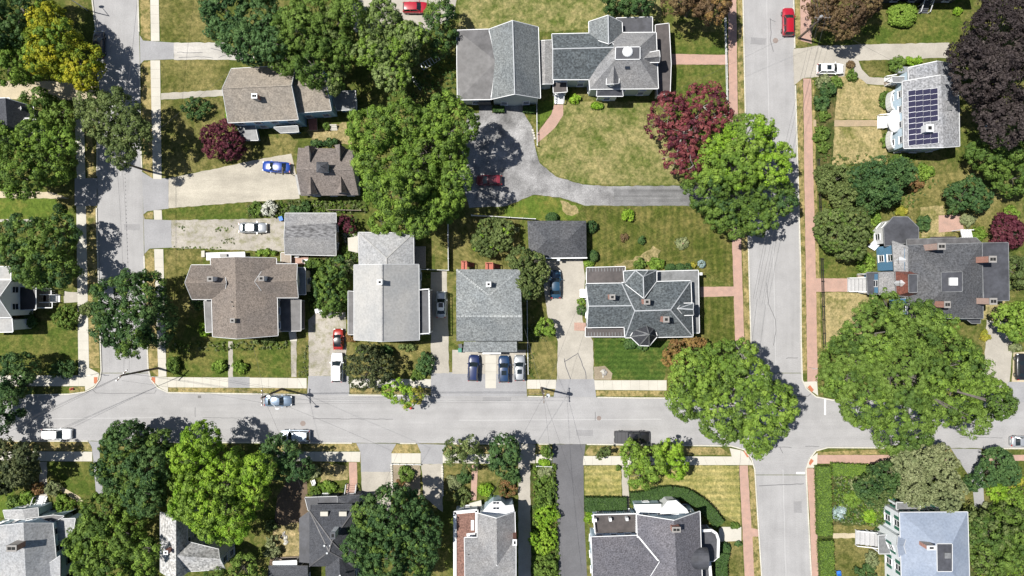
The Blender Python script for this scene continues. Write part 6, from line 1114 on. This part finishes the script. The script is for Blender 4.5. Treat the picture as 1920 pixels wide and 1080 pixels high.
wire(P(745, 850, 9), P(700, 960, 6.5), .2, 'service wire over the pale drive into the big round tree', .024)
wire(z_('d', 0, 0, -.6), P(431, 132, 5.2), .4, 'service wire from the left street pole to the blue house', .022)
b = P(165, 20, 0); root = empty('street_lamp', b, 'street lamp with a long arm at the upper left under the trees', 'street lamp'); MB().tube([b, b + Vector((0, 0, 7.6))], [.1, .07], 8).build('shaft', M['metal'], root); q = b + Vector((-1.5, 1.6, 8)); MB().tube([b + Vector((0, 0, 7.5)), q], .05, 6).build('lamp_arm', M['metal'], root); MB().dome(q, .5, .25, .18, 10, 3).build('lamp_head', M['trim'], root)
for x, y, l in ((185, 700, 'street sign post at the left corner sidewalk'), (1515, 688, 'white sign post beside the brick sidewalk near the crossing')):
    b = P(x, y, 0); root = empty('street_sign', b, l, 'street sign'); MB().cyl(b, .035, 2.9, 8).build('post', M['metal'], root); s = MB(); s.bar(b + Vector((-.45, 0, 2.8)), b + Vector((.45, 0, 2.8)), .04, .22); s.build('sign_panel', M['trim'], root)

# ------------------------------------------------------------------ fences, hydrants, bins, small things
def fence(pts, ht, m, label, post=2.2, rails=2, picket=0, panel=False, name='fence', group=None):
    root = empty(name, P(*pts[0], 0), label, 'fence', group)
    for a, b in zip(pts, pts[1:]):
        p, q = P(*a, 0), P(*b, 0); d = q - p; n = max(1, round(d.length / post))
        for i in range(n + 1): MB().box(p.lerp(q, i / n), .13, .13, ht + .12, math.atan2(d.y, d.x)).build('post', M[m], root)
        for k in range(rails):
            zz = ht * (.25 + .7 * k / max(1, rails - 1)); MB().bar(p + Vector((0, 0, zz)), q + Vector((0, 0, zz)), .07, .1).build('rail', M[m], root)
        if panel:
            for i in range(n):
                u, v = p.lerp(q, (i + .04) / n), p.lerp(q, (i + .96) / n); MB().bar(u + Vector((0, 0, ht / 2)), v + Vector((0, 0, ht / 2)), .045, ht - .1).build('panel', M[m], root)
        if picket:
            k = int(d.length / picket); mb = MB()
            for i in range(k): mb.box(p.lerp(q, (i + .5) / k), .05, .03, ht, math.atan2(d.y, d.x))
            o = mb.build('pickets', M[m], root); o['kind'] = 'stuff'
fence([(841, 420), (842, 507)], 1.6, 'white', 'white board fence running down between two back yards', panel=True)
fence([(787, 505), (840, 507)], 1.6, 'white', 'white board fence across the side yard behind the silver car', panel=True)
fence([(885, 405), (1003, 412)], 1.7, 'white', 'pale board fence behind the centre house and charcoal garage', panel=True)
fence([(988, 540), (989, 640), (990, 700)], 1.0, 'white', 'low white fence right of the centre house', picket=.25)
fence([(1357, -20), (1362, 195)], .9, 'white', 'low white rail fence along the upper brick sidewalk', rails=2)
fence([(1006, 186), (1007, 274)], .9, 'white', 'white rail fence by the big asphalt drive')
fence([(1538, 485), (1540, 548), (1543, 650)], 1.1, 'iron', 'black iron fence along the brick sidewalk by the blue Victorian house', picket=.18)
fence([(1532, 300), (1536, 410)], 1.0, 'iron', 'black iron fence beside the olive conifer', picket=.18)
fence([(1378, 390), (1379, 330)], .8, 'white', 'short white fence under the broad street tree')
fence([(735, 869), (789, 870)], .6, 'white', 'small white picket edging before the bed between the driveways', post=1.2, picket=.16)
fence([(1006, 872), (1034, 873)], .9, 'white', 'white picket fence at the top of the planted strip', post=1.2, picket=.16)
fence([(620, 395), (680, 396)], 1.6, 'wood', 'weathered wooden fence behind the grey garage', panel=True)
for x0, y0, x1, y1, lab in ((734, 870, 736, 930, 'left stone edging of the bed between the driveways'), (829, 872, 830, 930, 'stone edging beside the gravel drive'), (998, 242, 1003, 262, 'short white stone edging by the big drive')):
    p, q = P(x0, y0, .1), P(x1, y1, .1); root = empty('stone_edging', p, lab, 'stone edging'); n = max(2, int((q - p).length / .4))
    for i in range(n): MB().box(p.lerp(q, (i + .5) / n), .32, .36, .16 + rng.uniform(0, .08), rng.uniform(0, 1)).build('stone', M['kerb'], root)
def hydrant(x, y, label):
    b = P(x, y, .1); root = empty('fire_hydrant', b, label, 'fire hydrant', 'red fire hydrants'); m = flat_mat('hydrant_red', (.45, .02, .02), .5)
    MB().cyl(b, .15, .6, 12).build('barrel', m, root); MB().dome(b + Vector((0, 0, .6)), .17, .17, .16, 12, 4).build('bonnet', m, root); MB().tube([b + Vector((-.26, 0, .42)), b + Vector((.26, 0, .42))], .07, 8).build('nozzle', m, root); MB().cyl(b, .22, .05, 12).build('base_flange', m, root)
hydrant(136, 729, 'red fire hydrant on the verge at the left corner'); hydrant(771, 765, 'red fire hydrant at the kerb under the yellow-green street tree')
binm = dict(blue=flat_mat('bin_blue', (.02, .14, .5), .6), green=flat_mat('bin_green', (.02, .16, .11), .6), white=flat_mat('bin_white', (.6, .61, .62), .6), grey=flat_mat('bin_grey', (.06, .065, .07), .6))
def bin_(x, y, m, label, rz=0):
    b = P(x, y, .11); root = empty('wheeled_bin', b, label, 'bin', 'wheeled bins', rz); mb = MB(); mb.add([(sx * .26 * k, sy * .3 * k, z_) for z_, k in ((0.05, .8), (1, 1)) for sx, sy in ((-1, -1), (1, -1), (1, 1), (-1, 1))], [(3, 2, 1, 0), (0, 1, 5, 4), (1, 2, 6, 5), (2, 3, 7, 6), (3, 0, 4, 7), (4, 5, 6, 7)]); mb.build('body', binm[m], root, local=True)
    MB().box((0, .02, 1.0), .6, .7, .07).build('lid', binm[m], root, local=True)
    for s in (-1, 1): MB().tube([(s * .2, -.3, .1), (s * .26, -.3, .1)], .1, 10).build('wheel', TY, root, local=True)
bin_(530, 411, 'blue', 'blue bin at the corner of the grey garage', .3); bin_(597, 583, 'white', 'white bin at the left end of the bin row on the driveway', .2); bin_(605, 585, 'white', 'second white bin in the bin row on the driveway', -.1); bin_(614, 587, 'grey', 'grey bin in the bin row on the driveway', .2); bin_(621, 588, 'grey', 'dark bin at the right end of the bin row on the driveway'); bin_(863, 656, 'green', 'green bin at the left front corner of the centre house'); bin_(864, 648, 'grey', 'dark bin behind the green bin at the centre house', .2)
def chair(x, y, m, label, rz=0):
    b = P(x, y, .1); root = empty('garden_chair', b, label, 'chair', None, rz); mm = binm[m]
    MB().box((0, 0, .35), .55, .55, .05).build('seat', mm, root, local=True); mb = MB(); mb.bar((0, -.26, .38), (0, -.5, 1.0), .56, .05); mb.build('backrest', mm, root, local=True)
    for s in (-1, 1):
        MB().box((s * .31, 0, .58), .1, .7, .04).build('armrest', mm, root, local=True)
        for t in (-.22, .26): MB().box((s * .27, t, 0), .06, .06, .58).build('leg', mm, root, local=True)
chair(589, 902, 'white', 'white garden chair above the black porch roof', .3); chair(1570, 1072, 'blue', 'blue garden chair beside the untrimmed hedge at the bottom right', .1); chair(1843, 240, 'white', 'white chair in the shade of the purple beech', 1)
chair(558, 479, 'white', 'white patio chair on the red patio below the grey garage', 1.6); chair(575, 490, 'white', 'white patio chair at the right of the red patio', 4.7)
b = P(807, 118, .1); root = empty('garden_bench_swing', b, 'metal frame trampoline bench lying in the shade left of the carriage barn', 'garden frame', None, .55)
for i in range(7): MB().bar((-1.6 + i * .53, -.55, .5), (-1.6 + i * .53, .55, .5), .12, .06).build('slat', M['metal'], root, local=True)
for s in (-.55, .55): MB().bar((-1.65, s, .46), (1.65, s, .46), .07, .07).build('side_rail', M['metal'], root, local=True)
for sx in (-1.6, 1.6):
    for s in (-.55, .55): MB().box((sx, s, 0), .06, .06, .46).build('leg', M['metal'], root, local=True)
b = P(780, 155, .1); root = empty('ladder', b, 'metal ladder lying under the pale feathery tree', 'ladder', None, -.9)
for s in (-.2, .2): MB().bar((-1.5, s, .12), (1.5, s, .12), .06, .08).build('rail', M['metal'], root, local=True)
for i in range(9): MB().bar((-1.35 + i * .34, -.2, .12), (-1.35 + i * .34, .2, .12), .05, .04).build('rung', M['metal'], root, local=True)
b = P(553, 330, 0); root = empty('basketball_hoop', b, 'basketball hoop standing beside the brown barn', 'basketball hoop'); MB().tube([b, b + Vector((0, 0, 3.2)), b + Vector((-.9, .4, 3.4))], .06, 8).build('post', M['iron'], root); mb = MB(); mb.bar(b + Vector((-1, -.3, 3.3)), b + Vector((-1, .9, 3.3)), .05, .9); mb.build('backboard', M['wood'], root)
for x, y, s, lab in ((1131, 699, 5, 'rock pile in the round rock garden beside the concrete drive'), (535, 1010, 9, 'heap of pale rubble beside the black-roofed house')):
    c = P(x, y, .1); root = empty('rock_pile', c, lab, 'rocks')
    for i in range(16):
        r = s * S * rng.uniform(.1, 1.2); t = rng.uniform(0, 6.28); q = Vector((c.x + math.cos(t) * r, c.y + math.sin(t) * r * 1.2, .1)); MB().dome(q, rng.uniform(.15, .4), rng.uniform(.15, .35), rng.uniform(.12, .3), 7, 3).build('stone', M['kerb'] if i % 2 else M['concrete_wall'], root)
c = P(1280, 456, .1); o = MB().dome(c, .25, .25, .5, 10, 4).build('garden_urn', M['brick']); tag(o, 'small urn in the centre of the round pale flower bed', 'urn')
c = P(1487, 338, .1)
o = MB().box(P(420, 479, 1.25), 1.2, .5, .4).build('deck_bench', M['black']); tag(o, 'black bench on the white side deck of the brown house', 'bench')
